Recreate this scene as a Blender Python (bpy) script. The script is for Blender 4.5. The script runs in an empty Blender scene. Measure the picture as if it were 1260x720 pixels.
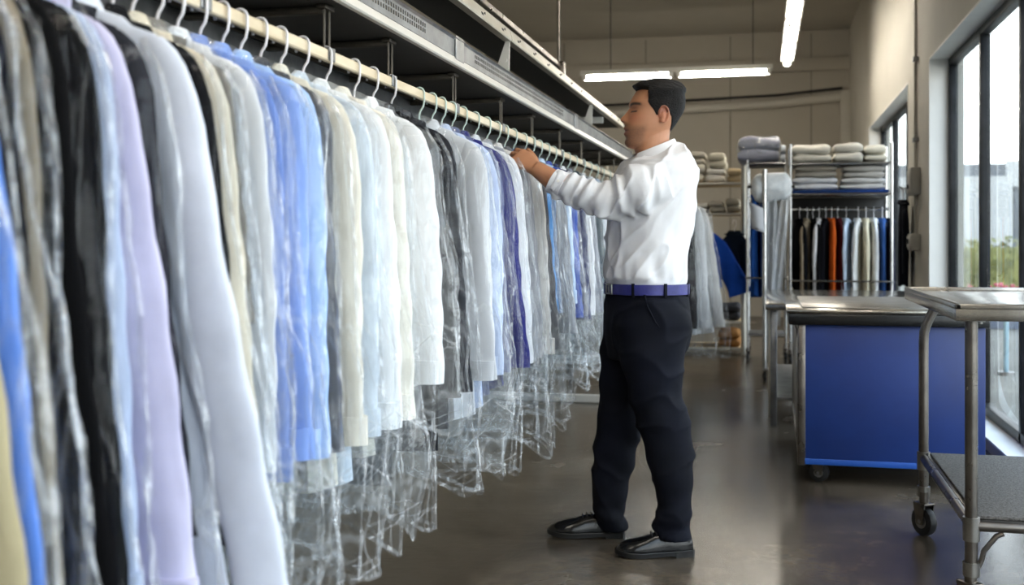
import bpy, bmesh, math, random
import numpy as np
from mathutils import Vector, Matrix

C = bpy.context.scene.collection
PI = math.pi
rnd = random.Random(7)

# ------------------------------------------------------------------ camera frame
FPX, HC = 1350.0, 1.15
TH = math.atan(318.0 / FPX)
CS, SN = math.cos(TH), math.sin(TH)
RV = np.array([CS, SN, 0.0]); FV = np.array([-SN, CS, 0.0]); UP = np.array([0, 0, 1.0])

def PT(u, v, zc):
    """world point seen at pixel (u, v) at depth zc along the optical axis"""
    p = RV * ((u - 630.0) * zc / FPX) + FV * zc
    p[2] = HC + (297.0 - v) * zc / FPX
    return p

def ZV(v, zc): return HC + (297.0 - v) * zc / FPX
def XU(u, zc): return (u - 948.0) * CS * zc / FPX
def YU(u, zc): return (zc + XU(u, zc) * SN) / CS

# ------------------------------------------------------------------ noise
def _hash(i, j, k, seed):
    n = (i * 374761393 + j * 668265263 + k * 2147483647 + seed * 1274126177) & 0xFFFFFFFF
    n = ((n ^ (n >> 13)) * 1274126177) & 0xFFFFFFFF
    n = ((n ^ (n >> 16)) * 2246822519) & 0xFFFFFFFF
    return ((n ^ (n >> 15)) & 0xFFFFFF) / float(0xFFFFFF)

def vnoise(p, seed=0):
    p = np.asarray(p, float); i = np.floor(p).astype(np.int64); f = p - i
    f = f * f * (3 - 2 * f); r = 0
    for dx in (0, 1):
        for dy in (0, 1):
            for dz in (0, 1):
                w = (f[..., 0] if dx else 1 - f[..., 0]) * (f[..., 1] if dy else 1 - f[..., 1]) * (f[..., 2] if dz else 1 - f[..., 2])
                r = r + w * _hash(i[..., 0] + dx, i[..., 1] + dy, i[..., 2] + dz, seed)
    return r * 2 - 1

def smooth01(x): x = np.clip(x, 0, 1); return x * x * (3 - 2 * x)

# ------------------------------------------------------------------ mesh builder
ROOT = {}

class MB:
    def __init__(s): s.v = []; s.f = []
    def add(s, vs, fs):
        o = len(s.v); s.v.extend([tuple(map(float, q)) for q in vs]); s.f.extend([tuple(o + i for i in t) for t in fs]); return s
    def box(s, x0, x1, y0, y1, z0, z1, bev=0.0, M=None, seg=2):
        bm = bmesh.new(); bmesh.ops.create_cube(bm, size=1)
        for q in bm.verts: q.co = Vector(((x0 + x1) / 2 + q.co.x * (x1 - x0), (y0 + y1) / 2 + q.co.y * (y1 - y0), (z0 + z1) / 2 + q.co.z * (z1 - z0)))
        if bev: bmesh.ops.bevel(bm, geom=bm.edges[:] , offset=bev, segments=seg, profile=.5, affect='EDGES')
        bm.verts.index_update()
        vs = [(M @ q.co) if M else q.co for q in bm.verts]
        s.add(vs, [[q.index for q in f.verts] for f in bm.faces]); bm.free(); return s
    def loft(s, rings, cap=(True, True), closed=True):
        rings = np.asarray(rings, float); R, N = rings.shape[:2]
        fs = []
        for i in range(R - 1):
            for j in range(N if closed else N - 1):
                k = (j + 1) % N
                fs.append((i * N + j, i * N + k, (i + 1) * N + k, (i + 1) * N + j))
        if closed and cap[0]: fs.append(tuple(range(N - 1, -1, -1)))
        if closed and cap[1]: fs.append(tuple((R - 1) * N + j for j in range(N)))
        return s.add(rings.reshape(-1, 3), fs)
    def tube(s, pts, r, n=8, cap=True, flat=None):
        pts = [np.asarray(p, float) for p in pts]
        rs = [r] * len(pts) if np.isscalar(r) else r
        rings = []; prev = None
        for i, p in enumerate(pts):
            a = pts[max(i - 1, 0)]; b = pts[min(i + 1, len(pts) - 1)]
            t = b - a; t = t / (np.linalg.norm(t) + 1e-9)
            if prev is None:
                h = np.array([0, 0, 1.0]) if abs(t[2]) < .9 else np.array([1.0, 0, 0])
                n1 = np.cross(t, h)
            else: n1 = prev - t * prev.dot(t)
            n1 /= np.linalg.norm(n1) + 1e-9; prev = n1; n2 = np.cross(t, n1)
            rings.append([p + rs[i] * (math.cos(q) * n1 + math.sin(q) * n2) for q in np.linspace(0, 2 * PI, n, endpoint=False)])
        return s.loft(rings, (cap, cap))
    def cyl(s, p, q, r, n=20): return s.tube([p, q], r, n)
    def sphere(s, c, r, n=14, m=9):
        r = np.array(r if hasattr(r, '__len__') else (r, r, r), float)
        rings = []
        for t in np.linspace(.04, PI - .04, m):
            rings.append([np.array(c) + r * np.array([math.sin(t) * math.cos(p), math.sin(t) * math.sin(p), math.cos(t)]) for p in np.linspace(0, 2 * PI, n, endpoint=False)])
        return s.loft(rings)
    def mesh(s, name, origin=(0, 0, 0), smooth=38, fixn=True):
        me = bpy.data.meshes.new(name)
        o = np.asarray(origin, float)
        me.from_pydata([tuple(np.array(q) - o) for q in s.v], [], s.f)
        finish(me, smooth, fixn); return me
    def build(s, name, mat, parent=None, smooth=38, fixn=True):
        o = ROOT.get(parent, (0, 0, 0)) if parent else (0, 0, 0)
        return link(s.mesh(name, o, smooth, fixn), name, mat, parent)

def finish(me, smooth=38, fixn=True):
    bm = bmesh.new(); bm.from_mesh(me)
    if fixn: bmesh.ops.recalc_face_normals(bm, faces=bm.faces[:])
    lim = math.radians(smooth)
    for f in bm.faces: f.smooth = smooth > 0
    for e in bm.edges:
        if len(e.link_faces) == 2: e.smooth = e.calc_face_angle(0) < lim
    bm.to_mesh(me); bm.free()

def link(me, name, mat, parent=None):
    o = bpy.data.objects.new(name, me); C.objects.link(o)
    if mat: me.materials.append(mat)
    if parent:
        o.parent = bpy.data.objects[parent]; ROOT[o.name] = ROOT.get(parent, (0, 0, 0))
    return o

def thing(name, label, cat, loc, group=None):
    o = bpy.data.objects.new(name, None); C.objects.link(o); o.location = Vector([float(x) for x in loc]); o.empty_display_size = .1
    o['label'] = label; o['category'] = cat
    if group: o['group'] = group
    ROOT[o.name] = tuple(float(x) for x in loc); return o.name

def tag(o, label, cat, group=None, kind=None):
    o['label'] = label; o['category'] = cat
    if group: o['group'] = group
    if kind: o['kind'] = kind
    return o

def based(mb, name, mat, label, cat, group=None, smooth=38, kind=None):
    """a thing that is one mesh, its origin at its base"""
    a = np.array(mb.v); o = (a[:, 0].mean(), a[:, 1].mean(), a[:, 2].min())
    ob = link(mb.mesh(name, o, smooth), name, mat); ob.location = Vector(o); ROOT[ob.name] = o
    return tag(ob, label, cat, group, kind)

def struct(mb, name, mat, parent=None, smooth=30):
    o = mb.build(name, mat, parent, smooth)
    if not parent: o['kind'] = 'structure'
    return o

def remesh(mb, voxel, smooth=3, fac=.5):
    me = bpy.data.meshes.new('tmp'); me.from_pydata(mb.v, [], mb.f)
    bm = bmesh.new(); bm.from_mesh(me); bmesh.ops.recalc_face_normals(bm, faces=bm.faces[:]); bm.to_mesh(me); bm.free()
    o = bpy.data.objects.new('tmp', me); C.objects.link(o)
    m = o.modifiers.new('r', 'REMESH'); m.mode = 'VOXEL'; m.voxel_size = voxel
    if smooth:
        m2 = o.modifiers.new('s', 'SMOOTH'); m2.iterations = smooth; m2.factor = fac
    bpy.context.view_layer.update()
    dg = bpy.context.evaluated_depsgraph_get()
    out = bpy.data.meshes.new_from_object(o.evaluated_get(dg))
    bpy.data.objects.remove(o); bpy.data.meshes.remove(me)
    return out

def mesh_np(me):
    n = len(me.vertices); co = np.empty(n * 3); me.vertices.foreach_get('co', co)
    no = np.empty(n * 3); me.vertex_normals.foreach_get('vector', no)
    return co.reshape(-1, 3), no.reshape(-1, 3)

def mesh_set(me, co): me.vertices.foreach_set('co', np.ascontiguousarray(co).ravel()); me.update()

def arc(c, r, a0, a1, n, ax1, ax2):
    return [np.array(c) + r * (math.cos(t) * np.array(ax1) + math.sin(t) * np.array(ax2)) for t in np.linspace(a0, a1, n)]

# ------------------------------------------------------------------ materials
def srgb(r, g, b):
    f = lambda c: (c / 255 / 12.92) if c / 255 <= .04045 else ((c / 255 + .055) / 1.055) ** 2.4
    return (f(r), f(g), f(b), 1)

def mat(name):
    m = bpy.data.materials.new(name); m.use_nodes = True
    nt = m.node_tree; b = nt.nodes['Principled BSDF']; return m, nt, b

def N(nt, t, **kw):
    n = nt.nodes.new(t)
    for k, v in kw.items():
        if k.startswith('i_'): n.inputs[k[2:].replace('_', ' ')].default_value = v
        else: setattr(n, k, v)
    return n

def noise_mat(name, c1, c2, scale=6, rough=.6, metal=0, detail=6, bump=0.0, bscale=40, rr=None, stretch=(1, 1, 1), spec=.5, lo=.35, hi=.65, sheen=0):
    m, nt, b = mat(name); L = nt.links.new
    tc = N(nt, 'ShaderNodeTexCoord'); mp = N(nt, 'ShaderNodeMapping'); mp.inputs['Scale'].default_value = stretch
    L(tc.outputs['Object'], mp.inputs['Vector'])
    ns = N(nt, 'ShaderNodeTexNoise', i_Scale=scale, i_Detail=detail, i_Roughness=.6); L(mp.outputs[0], ns.inputs['Vector'])
    cr = N(nt, 'ShaderNodeValToRGB'); cr.color_ramp.elements[0].color = c1; cr.color_ramp.elements[1].color = c2
    cr.color_ramp.elements[0].position = lo; cr.color_ramp.elements[1].position = hi
    L(ns.outputs['Fac'], cr.inputs[0]); L(cr.outputs[0], b.inputs['Base Color'])
    b.inputs['Metallic'].default_value = metal; b.inputs['Roughness'].default_value = rough; b.inputs['Specular IOR Level'].default_value = spec
    if sheen: b.inputs['Sheen Weight'].default_value = sheen
    if rr:
        mr = N(nt, 'ShaderNodeMapRange'); mr.inputs['To Min'].default_value = rr[0]; mr.inputs['To Max'].default_value = rr[1]
        n2 = N(nt, 'ShaderNodeTexNoise', i_Scale=scale * 1.7, i_Detail=5); L(mp.outputs[0], n2.inputs['Vector']); L(n2.outputs['Fac'], mr.inputs[0]); L(mr.outputs[0], b.inputs['Roughness'])
    if bump:
        bp = N(nt, 'ShaderNodeBump', i_Strength=bump, i_Distance=.01)
        n3 = N(nt, 'ShaderNodeTexNoise', i_Scale=bscale, i_Detail=4); L(mp.outputs[0], n3.inputs['Vector'])
        L(n3.outputs['Fac'], bp.inputs['Height']); L(bp.outputs[0], b.inputs['Normal'])
    return m

def shade(c, k): return (c[0] * k, c[1] * k, c[2] * k, 1)

def cloth(name, rgb, rough=.85, weave=700, bump=.25):
    c = srgb(*rgb)
    return noise_mat(name, shade(c, .86), shade(c, 1.06), 5, rough, 0, 4, bump, weave, sheen=0, spec=.08)

def steel(name, rgb, rough=(.22, .42), stretch=(1, 1, 1)):
    c = srgb(*rgb)
    return noise_mat(name, shade(c, .7), shade(c, 1.1), 9, .3, 1.0, 6, .05, 90, rough, stretch)

def paint(name, rgb, rough=.5, var=.1, scale=5, bump=.05):
    c = srgb(*rgb)
    return noise_mat(name, shade(c, 1 - var), shade(c, 1 + var * .5), scale, rough, 0, 7, bump, 60)

def emis(name, rgb, s):
    m, nt, b = mat(name)
    b.inputs['Emission Color'].default_value = srgb(*rgb); b.inputs['Emission Strength'].default_value = s
    b.inputs['Base Color'].default_value = (.8, .8, .8, 1); return m

def film(name, haze=.07, tint=(.97, .98, .99, 1), gloss=.9, scale=9, strength=.25, base=.05, hz2=0., mul=.3, crease=.26):
    m, nt, b = mat(name); nt.nodes.remove(b); L = nt.links.new
    out = nt.nodes['Material Output']
    tc = N(nt, 'ShaderNodeTexCoord'); mp = N(nt, 'ShaderNodeMapping'); mp.inputs['Scale'].default_value = (1, 1, .38)
    L(tc.outputs['Object'], mp.inputs['Vector'])
    vo = N(nt, 'ShaderNodeTexVoronoi', feature='DISTANCE_TO_EDGE'); vo.inputs['Scale'].default_value = scale
    wn = N(nt, 'ShaderNodeTexNoise', i_Scale=9, i_Detail=3)
    L(mp.outputs[0], wn.inputs['Vector'])
    mx = N(nt, 'ShaderNodeVectorMath', operation='MULTIPLY_ADD'); L(wn.outputs['Color'], mx.inputs[0]); mx.inputs[1].default_value = (.16, .16, .16); L(mp.outputs[0], mx.inputs[2])
    L(mx.outputs[0], vo.inputs['Vector'])
    ns = N(nt, 'ShaderNodeTexNoise', i_Scale=30, i_Detail=5); L(mp.outputs[0], ns.inputs['Vector'])
    ad = N(nt, 'ShaderNodeMath', operation='ADD'); L(vo.outputs['Distance'], ad.inputs[0]); L(ns.outputs['Fac'], ad.inputs[1])
    bp = N(nt, 'ShaderNodeBump', i_Strength=strength, i_Distance=.03); L(ad.outputs[0], bp.inputs['Height'])
    lw = N(nt, 'ShaderNodeLayerWeight', i_Blend=.5); L(bp.outputs[0], lw.inputs['Normal'])
    pw = N(nt, 'ShaderNodeMath', operation='POWER'); L(lw.outputs['Facing'], pw.inputs[0]); pw.inputs[1].default_value = 3.0
    mr = N(nt, 'ShaderNodeMath', operation='MULTIPLY_ADD', use_clamp=True); L(pw.outputs[0], mr.inputs[0]); mr.inputs[1].default_value = mul; mr.inputs[2].default_value = base
    tr = N(nt, 'ShaderNodeBsdfTransparent'); tr.inputs[0].default_value = tint
    gl = N(nt, 'ShaderNodeBsdfGlossy', i_Roughness=.04); gl.inputs['Color'].default_value = (gloss, gloss, gloss, 1); L(bp.outputs[0], gl.inputs['Normal'])
    df = N(nt, 'ShaderNodeBsdfDiffuse'); df.inputs[0].default_value = (.9, .92, .95, 1); L(bp.outputs[0], df.inputs['Normal'])
    m1 = N(nt, 'ShaderNodeMixShader'); L(tr.outputs[0], m1.inputs[1]); L(df.outputs[0], m1.inputs[2])
    lw2 = N(nt, 'ShaderNodeLayerWeight', i_Blend=.5); h2 = N(nt, 'ShaderNodeMath', operation='MULTIPLY_ADD'); L(lw2.outputs['Facing'], h2.inputs[0]); h2.inputs[1].default_value = hz2; h2.inputs[2].default_value = haze
    # whitened crease lines: long ones along the cover, a finer net where the empty film is crumpled at the bottom
    def creases(vec, sc, wid):
        v = N(nt, 'ShaderNodeTexVoronoi', feature='DISTANCE_TO_EDGE'); v.inputs['Scale'].default_value = sc; L(vec, v.inputs['Vector'])
        r = N(nt, 'ShaderNodeMapRange'); r.inputs['From Min'].default_value = 0; r.inputs['From Max'].default_value = wid; r.inputs['To Min'].default_value = 1; r.inputs['To Max'].default_value = 0; L(v.outputs['Distance'], r.inputs[0]); return r.outputs[0]
    mp2 = N(nt, 'ShaderNodeMapping'); mp2.inputs['Scale'].default_value = (1, 1, .16); L(tc.outputs['Object'], mp2.inputs['Vector'])
    w2 = N(nt, 'ShaderNodeVectorMath', operation='MULTIPLY_ADD'); L(wn.outputs['Color'], w2.inputs[0]); w2.inputs[1].default_value = (.05, .05, .05); L(mp2.outputs[0], w2.inputs[2])
    w3 = N(nt, 'ShaderNodeVectorMath', operation='MULTIPLY_ADD'); L(wn.outputs['Color'], w3.inputs[0]); w3.inputs[1].default_value = (.03, .03, .03); L(tc.outputs['Object'], w3.inputs[2])
    long_ = creases(w2.outputs[0], 9, .022); net = creases(w3.outputs[0], 5, .016)
    sz = N(nt, 'ShaderNodeSeparateXYZ'); L(tc.outputs['Object'], sz.inputs[0])
    zm = N(nt, 'ShaderNodeMapRange'); zm.inputs['From Min'].default_value = .34; zm.inputs['From Max'].default_value = .2; L(sz.outputs['Z'], zm.inputs[0])
    nm = N(nt, 'ShaderNodeMath', operation='MULTIPLY'); L(net, nm.inputs[0]); L(zm.outputs[0], nm.inputs[1])
    sm_ = N(nt, 'ShaderNodeMath', operation='MULTIPLY_ADD', use_clamp=True); L(long_, sm_.inputs[0]); sm_.inputs[1].default_value = .7; L(nm.outputs[0], sm_.inputs[2])
    h3 = N(nt, 'ShaderNodeMath', operation='MULTIPLY_ADD', use_clamp=True); L(sm_.outputs[0], h3.inputs[0]); h3.inputs[1].default_value = crease; L(h2.outputs[0], h3.inputs[2]); L(h3.outputs[0], m1.inputs[0])
    m2 = N(nt, 'ShaderNodeMixShader'); L(mr.outputs[0], m2.inputs[0]); L(m1.outputs[0], m2.inputs[1]); L(gl.outputs[0], m2.inputs[2])
    L(m2.outputs[0], out.inputs[0]); return m

def glass(name):
    m, nt, b = mat(name); nt.nodes.remove(b); L = nt.links.new; out = nt.nodes['Material Output']
    lw = N(nt, 'ShaderNodeLayerWeight', i_Blend=.5)
    pw = N(nt, 'ShaderNodeMath', operation='POWER'); L(lw.outputs['Facing'], pw.inputs[0]); pw.inputs[1].default_value = 4
    mr = N(nt, 'ShaderNodeMath', operation='MULTIPLY_ADD', use_clamp=True); L(pw.outputs[0], mr.inputs[0]); mr.inputs[1].default_value = .6; mr.inputs[2].default_value = .04
    tr = N(nt, 'ShaderNodeBsdfTransparent'); tr.inputs[0].default_value = (.95, .98, .98, 1)
    gl = N(nt, 'ShaderNodeBsdfGlossy', i_Roughness=.02)
    m2 = N(nt, 'ShaderNodeMixShader'); L(mr.outputs[0], m2.inputs[0]); L(tr.outputs[0], m2.inputs[1]); L(gl.outputs[0], m2.inputs[2])
    L(m2.outputs[0], out.inputs[0]); return m
SKY, EXPO = 6.0, 0.12
# ================================================================== ROOM SHELL
M = {}
M['wall'] = paint('wall_paint', (200, 195, 184), .75, .06, 1.2)
M['wall_far'] = paint('far_wall_paint', (182, 175, 162), .8, .06, .8)
M['ceil'] = paint('ceiling_paint', (186, 180, 168), .85, .08, .7)
M['trimw'] = paint('white_reveal_paint', (232, 230, 225), .6, .04)
M['blackmetal'] = noise_mat('black_window_metal', srgb(24, 26, 28), srgb(40, 42, 45), 8, .4, .6)
M['glass'] = glass('window_glass')
M['steel'] = steel('brushed_steel', (150, 147, 142))
M['steel_dark'] = steel('worn_tube_steel', (118, 112, 106), (.2, .4))
M['galv'] = steel('galvanised_sheet', (150, 150, 150), (.3, .55))
M['white'] = paint('white_enamel', (222, 220, 214), .4, .05)
M['black'] = paint('black_rubber', (18, 18, 19), .6, .15)
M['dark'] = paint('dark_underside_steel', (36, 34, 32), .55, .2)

# floor: polished, stained concrete
m, nt, b = mat('polished_concrete'); L = nt.links.new
tc = N(nt, 'ShaderNodeTexCoord')
n1 = N(nt, 'ShaderNodeTexNoise', i_Scale=1.1, i_Detail=9, i_Roughness=.65, i_Distortion=.6); n2 = N(nt, 'ShaderNodeTexNoise', i_Scale=7, i_Detail=10, i_Roughness=.7)
L(tc.outputs['Object'], n1.inputs['Vector']); L(tc.outputs['Object'], n2.inputs['Vector'])
c1 = N(nt, 'ShaderNodeValToRGB'); e = c1.color_ramp.elements
e[0].position = .3; e[0].color = srgb(46, 39, 32); e[1].position = .68; e[1].color = srgb(108, 97, 83)
L(n1.outputs['Fac'], c1.inputs[0])
mx = N(nt, 'ShaderNodeMix', data_type='RGBA', blend_type='MULTIPLY'); mx.inputs['Factor'].default_value = .7
c2 = N(nt, 'ShaderNodeValToRGB'); c2.color_ramp.elements[0].position = .3; c2.color_ramp.elements[0].color = (.45, .43, .4, 1); c2.color_ramp.elements[1].position = .6; c2.color_ramp.elements[1].color = (1, 1, 1, 1)
L(n2.outputs['Fac'], c2.inputs[0]); L(c1.outputs[0], mx.inputs['A']); L(c2.outputs[0], mx.inputs['B']); L(mx.outputs['Result'], b.inputs['Base Color'])
mr = N(nt, 'ShaderNodeMapRange'); mr.inputs['To Min'].default_value = .1; mr.inputs['To Max'].default_value = .38; L(n1.outputs['Fac'], mr.inputs[0]); L(mr.outputs[0], b.inputs['Roughness'])
bp = N(nt, 'ShaderNodeBump', i_Strength=.16, i_Distance=.012); L(n2.outputs['Fac'], bp.inputs['Height']); L(bp.outputs[0], b.inputs['Normal'])
M['floor'] = m

XL, XI, XG, YN, YB, ZC = -4.5, 1.16, 1.30, -3.0, 17.2, 4.34
WZ0, WZ1 = .06, 2.52
struct(MB().box(XL, XG + .1, YN, YB, -.1, 0), 'floor', M['floor'])
struct(MB().box(XL - .2, XG + .2, YN - .2, YB + .2, ZC, ZC + .25), 'ceiling', M['ceil'])
struct(MB().box(XL - .2, XL, YN, YB, 0, ZC), 'wall_left', M['wall'])
struct(MB().box(XL - .2, XG + .1, YB, YB + .2, 0, ZC), 'wall_back', M['wall_far'])
# right wall with its window openings
wr = MB()
OPEN = [(-2.6, 8.71), (10.02, 13.85)]
wr.box(XI, XG + .1, YN, YB, WZ1, ZC)
ys = [YN] + [q for o in OPEN for q in o] + [YB]
for i in range(0, len(ys), 2): wr.box(XI, XG + .1, ys[i], ys[i + 1], 0, WZ1)
for (a, c) in OPEN: wr.box(XI, XG + .1, a, c, 0, WZ0)
struct(wr, 'wall_right', M['wall'])
# white reveals round each opening
for i, (a, c) in enumerate(OPEN):
    t = MB(); t.box(XI - .004, XG + .02, c - .012, c + .006, WZ0, WZ1); t.box(XI - .004, XG + .02, a - .006, a + .012, WZ0, WZ1)
    t.box(XI - .004, XG + .02, a, c, WZ1 - .012, WZ1 + .004); t.box(XI - .004, XG + .02, a, c, WZ0, WZ0 + .012)
    struct(t, 'trim_%d' % (i + 1), M['trimw'])
# the near wall behind the viewer
wn_ = MB().box(XL, XI + .24, YN - .2, YN, 0, ZC)
struct(wn_, 'wall_near', M['wall'])

def window(idx, mull, ax, pos, z0, z1):
    """black frame with mullions at the given positions and a pane between each pair"""
    f = MB(); d = .03
    def bx(mb, a0, a1, q0, q1, w0, w1):
        if ax == 'y': mb.box(pos + w0, pos + w1, a0, a1, q0, q1, .004)
        else: mb.box(a0, a1, pos + w0, pos + w1, q0, q1, .004)
    bx(f, mull[0], mull[-1], z1 - .05, z1, -d, d); bx(f, mull[0], mull[-1], z0, z0 + .06, -d, d)
    for k, q in enumerate(mull):
        h = .026 if k not in (0, len(mull) - 1) else .03
        bx(f, q - h, q + h, z0, z1, -d, d)
    o = struct(f, 'window_%d' % idx, M['blackmetal'])
    for p, q in zip(mull[:-1], mull[1:]):
        g = MB(); bx(g, p, q, z0, z1, -.003, .003); link(g.mesh('pane'), 'pane', M['glass'], o.name)
window(1, [8.68, 7.45, 6.30, 5.1, 3.9, 2.7, 1.5, .3, -.9, -2.57][::-1], 'y', XG + .02, WZ0 + .012, WZ1 - .012)
window(2, [10.05, 11.3, 12.55, 13.82], 'y', XG + .02, WZ0 + .012, WZ1 - .012)

# beams and pipe on the far wall
struct(MB().box(XL, XI, YB - .12, YB, 3.72, 3.92, .01), 'trim_3', M['wall_far'])
struct(MB().box(1.02, XI, YB - .16, YB, 0, 3.4, .01), 'trim_4', M['wall'])
tag(MB().tube([(-3.5, YB - .08, 3.12), (.1, YB - .08, 3.24), (1.05, YB - .08, 3.32)], .07, 14).build('duct_pipe', M['wall']), 'long cream duct pipe running across the back wall', 'pipe')
tag(MB().tube([(-3.5, YB - .05, 3.26), (.1, YB - .05, 3.37), (1.05, YB - .05, 3.45)], .02, 8).build('conduit', M['dark']), 'thin dark conduit just above the cream duct on the back wall', 'pipe')
sm = MB()
for x in (-3.2, -1.9, -.6, .6): sm.box(x - .008, x + .008, YB - .012, YB, .1, 4.3)
struct(sm, 'trim_5', paint('seam_grey', (135, 128, 116), .8))

# conduit, switch boxes on the pier between the windows
cm = paint('conduit_paint', (170, 165, 155), .5)
xw = XI - .02
n_ = thing('wall_conduit', 'painted vertical conduit with clips on the pier between the windows', 'pipe', (xw, 9.35, 1.1))
MB().tube([(xw, 9.35, 1.1), (xw, 9.35, ZC - .02)], .014, 8).build('pipe', cm, n_)
for z in (1.95, 2.6, 3.2): MB().box(xw - .025, XI, 9.31, 9.39, z, z + .035, .004).build('clip', M['galv'], n_)
for (z, h, lab) in ((1.52, .22, 'grey switch box higher on the pier beside the window'), (1.08, .13, 'grey switch box lower on the pier beside the window')):
    t = thing('switch_box', lab, 'switch box', (XI, 9.3, z))
    MB().box(XI - .075, XI, 9.2, 9.42, z, z + h, .008).build('housing', paint('switch_grey', (176, 172, 163), .5), t)
    MB().box(XI - .082, XI - .075, 9.22, 9.4, z + .02, z + h - .02, .003).build('cover', paint('switch_cover', (196, 192, 184), .45), t)
    MB().box(XI - .094, XI - .08, 9.3, 9.32, z + .05, z + .09, .003).build('toggle', M['dark'], t)

# ------------------------------------------------------------------ fluorescent lamps
TUBE2 = emis('added_fill_tube', (255, 249, 238), 36.0)  # tube glow for the unseen fill row added over the aisle
TUBE = emis('lit_fluorescent_tube', (255, 247, 232), 45.0)
def lamp(label, p0, p1, nseg, cords, group=None, tube=TUBE):
    p0, p1 = np.array(p0, float), np.array(p1, float); d = p1 - p0; Ln = np.linalg.norm(d); d /= Ln; s = np.array([-d[1], d[0], 0])
    t = thing('fluorescent_lamp', label, 'ceiling lamp', (p0 + p1) / 2 - UP * .05, group)
    rings = []
    for e in (0, Ln):
        q = p0 + d * e
        rings.append([q + s * x + UP * z for x, z in ((-.075, .0), (-.05, .06), (.05, .06), (.075, 0), (.06, -.004), (.03, .03), (-.03, .03), (-.06, -.004))])
    MB().loft(rings).build('housing', M['white'], t, 20)
    seg = Ln / nseg
    for k in range(nseg):
        a = p0 + d * (k * seg + .05); b_ = p0 + d * ((k + 1) * seg - .05)
        tb = MB().tube([a - UP * .03, b_ - UP * .03], .034, 14).build('tube', tube, t)
        for q in (a, b_):
            h = MB(); M4 = Matrix(((d[0], s[0], 0, q[0]), (d[1], s[1], 0, q[1]), (0, 0, 1, q[2]), (0, 0, 0, 1)))
            h.box(-.03, .03, -.045, .045, -.06, .02, .006, M4)
            h.build('lampholder', M['white'], t)
    for c in cords:
        q = p0 + d * (Ln * c); MB().tube([q + UP * .05, (q[0], q[1], ZC - .004)], .006, 6).build('suspension_rod', M['dark'], t)
LZ = 3.28
lamp('lit twin fluorescent lamp hanging crosswise near the back wall', (XU(704, 13.5), 13.95, LZ), (XU(951, 13.5), 13.95, LZ), 2, (.16, .9))
lamp('lit fluorescent lamp running lengthwise towards the back wall', (.22, 9.6, LZ), (.19, 13.4, LZ), 3, (.05, .97))
lamp('unseen fluorescent fill row added over the aisle, above the picture', (.45, .6, LZ), (.45, 5.4, LZ), 4, (.1, .9), None, TUBE2)  # unseen row added to brighten the sides of the hanging garments
lamp('unseen fluorescent fill row added behind the viewer, above the picture', (-.5, -2.2, LZ), (-.5, 1.2, LZ), 3, (.1, .9))  # another unseen row, added to light the near end of the room

# ------------------------------------------------------------------ outdoors
asph = noise_mat('pale_concrete_paving', srgb(112, 108, 100), srgb(140, 135, 126), 1.2, .9)
struct(MB().box(XG + .1, 60, -20, 90, -.12, -.02), 'ground_outside', asph)
bl = thing('building', 'grey flat-roofed building seen across the street through the window', 'building', (12, 42, 0))
gr = paint('grey_render', (112, 115, 119), .9, .05, .4); lt = paint('white_render', (172, 173, 172), .9, .04)
MB().box(1.5, 40, 40, 50, -.02, 3.78).build('wall', gr, bl)
MB().box(1.5, 8.15, 39.7, 40.05, 3.0, 3.35).build('canopy', lt, bl)
MB().box(7.75, 8.35, 39.72, 40.05, 3.35, 3.86).build('fascia', lt, bl)
MB().box(6.2, 7.9, 39.6, 40.05, -.02, 3.0).build('entrance_pier', lt, bl)
for x in (8.2, 11.5, 14.8):
    w_ = MB().box(x, x + 1.7, 39.95, 40.02, 1.35, 2.3).build('window', M['blackmetal'], bl)
    MB().box(x + .06, x + 1.64, 39.9, 39.96, 1.41, 2.24).build('pane', paint('dim_pane', (60, 62, 68), .2), w_.name)
# hedge: leaf clusters
hg = MB(); r_ = np.random.RandomState(3)
for k in range(5200):
    p = np.array([r_.uniform(3.5, 16), r_.uniform(29.4, 30.6), r_.uniform(-.02, 1.15 + .12 * math.sin(k))]); sc = r_.uniform(.05, .11)
    a, b2 = r_.normal(size=3), r_.normal(size=3); a /= np.linalg.norm(a); b2 -= a * a.dot(b2); b2 /= np.linalg.norm(b2)
    hg.add([p - a * sc, p + b2 * sc * .5, p + a * sc, p - b2 * sc * .5], [(0, 1, 2, 3)])
hg.box(3.6, 15.9, 29.6, 30.4, -.02, 1.0)
tag(hg.build('hedge', noise_mat('hedge_leaves', srgb(84, 90, 44), srgb(140, 138, 78), 1.5, .7), None, 0, False), 'clipped yellow-green hedge across the street beyond the window', 'hedge')
# flower bed low outside the window
fb = thing('flower_bed', 'low planter of red flowers outside the window', 'planter', (4.2, 16, -.02))
MB().box(2.6, 8.6, 15.7, 16.5, -.02, .42, .02).build('planter_box', paint('planter_blue_grey', (120, 130, 150), .7), fb)
fl = MB()
for k in range(420):
    p = np.array([r_.uniform(2.65, 8.5), r_.uniform(15.75, 16.45), r_.uniform(.42, .56)]); fl.sphere(p, r_.uniform(.02, .045), 6, 4)
o = fl.build('flowers', noise_mat('red_petals', srgb(170, 40, 60), srgb(225, 120, 130), 9, .7), fb); o['kind'] = 'stuff'
# pole outside
pl = thing('bollard_post', 'pale blue steel post standing outside the window', 'post', (XU(1238, 9.6), YU(1238, 9.6), -.02))
bx, by = XU(1238, 9.6), YU(1238, 9.6)
MB().cyl((bx, by, -.02), (bx, by, .74), .022, 16).build('post', paint('pale_blue_paint', (150, 182, 196), .5), pl)
MB().cyl((bx, by, -.02), (bx, by, .01), .07, 16).build('base_plate', M['galv'], pl)
MB().cyl((bx, by, .55), (bx, by, .62), .03, 16).build('collar', M['galv'], pl)
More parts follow.
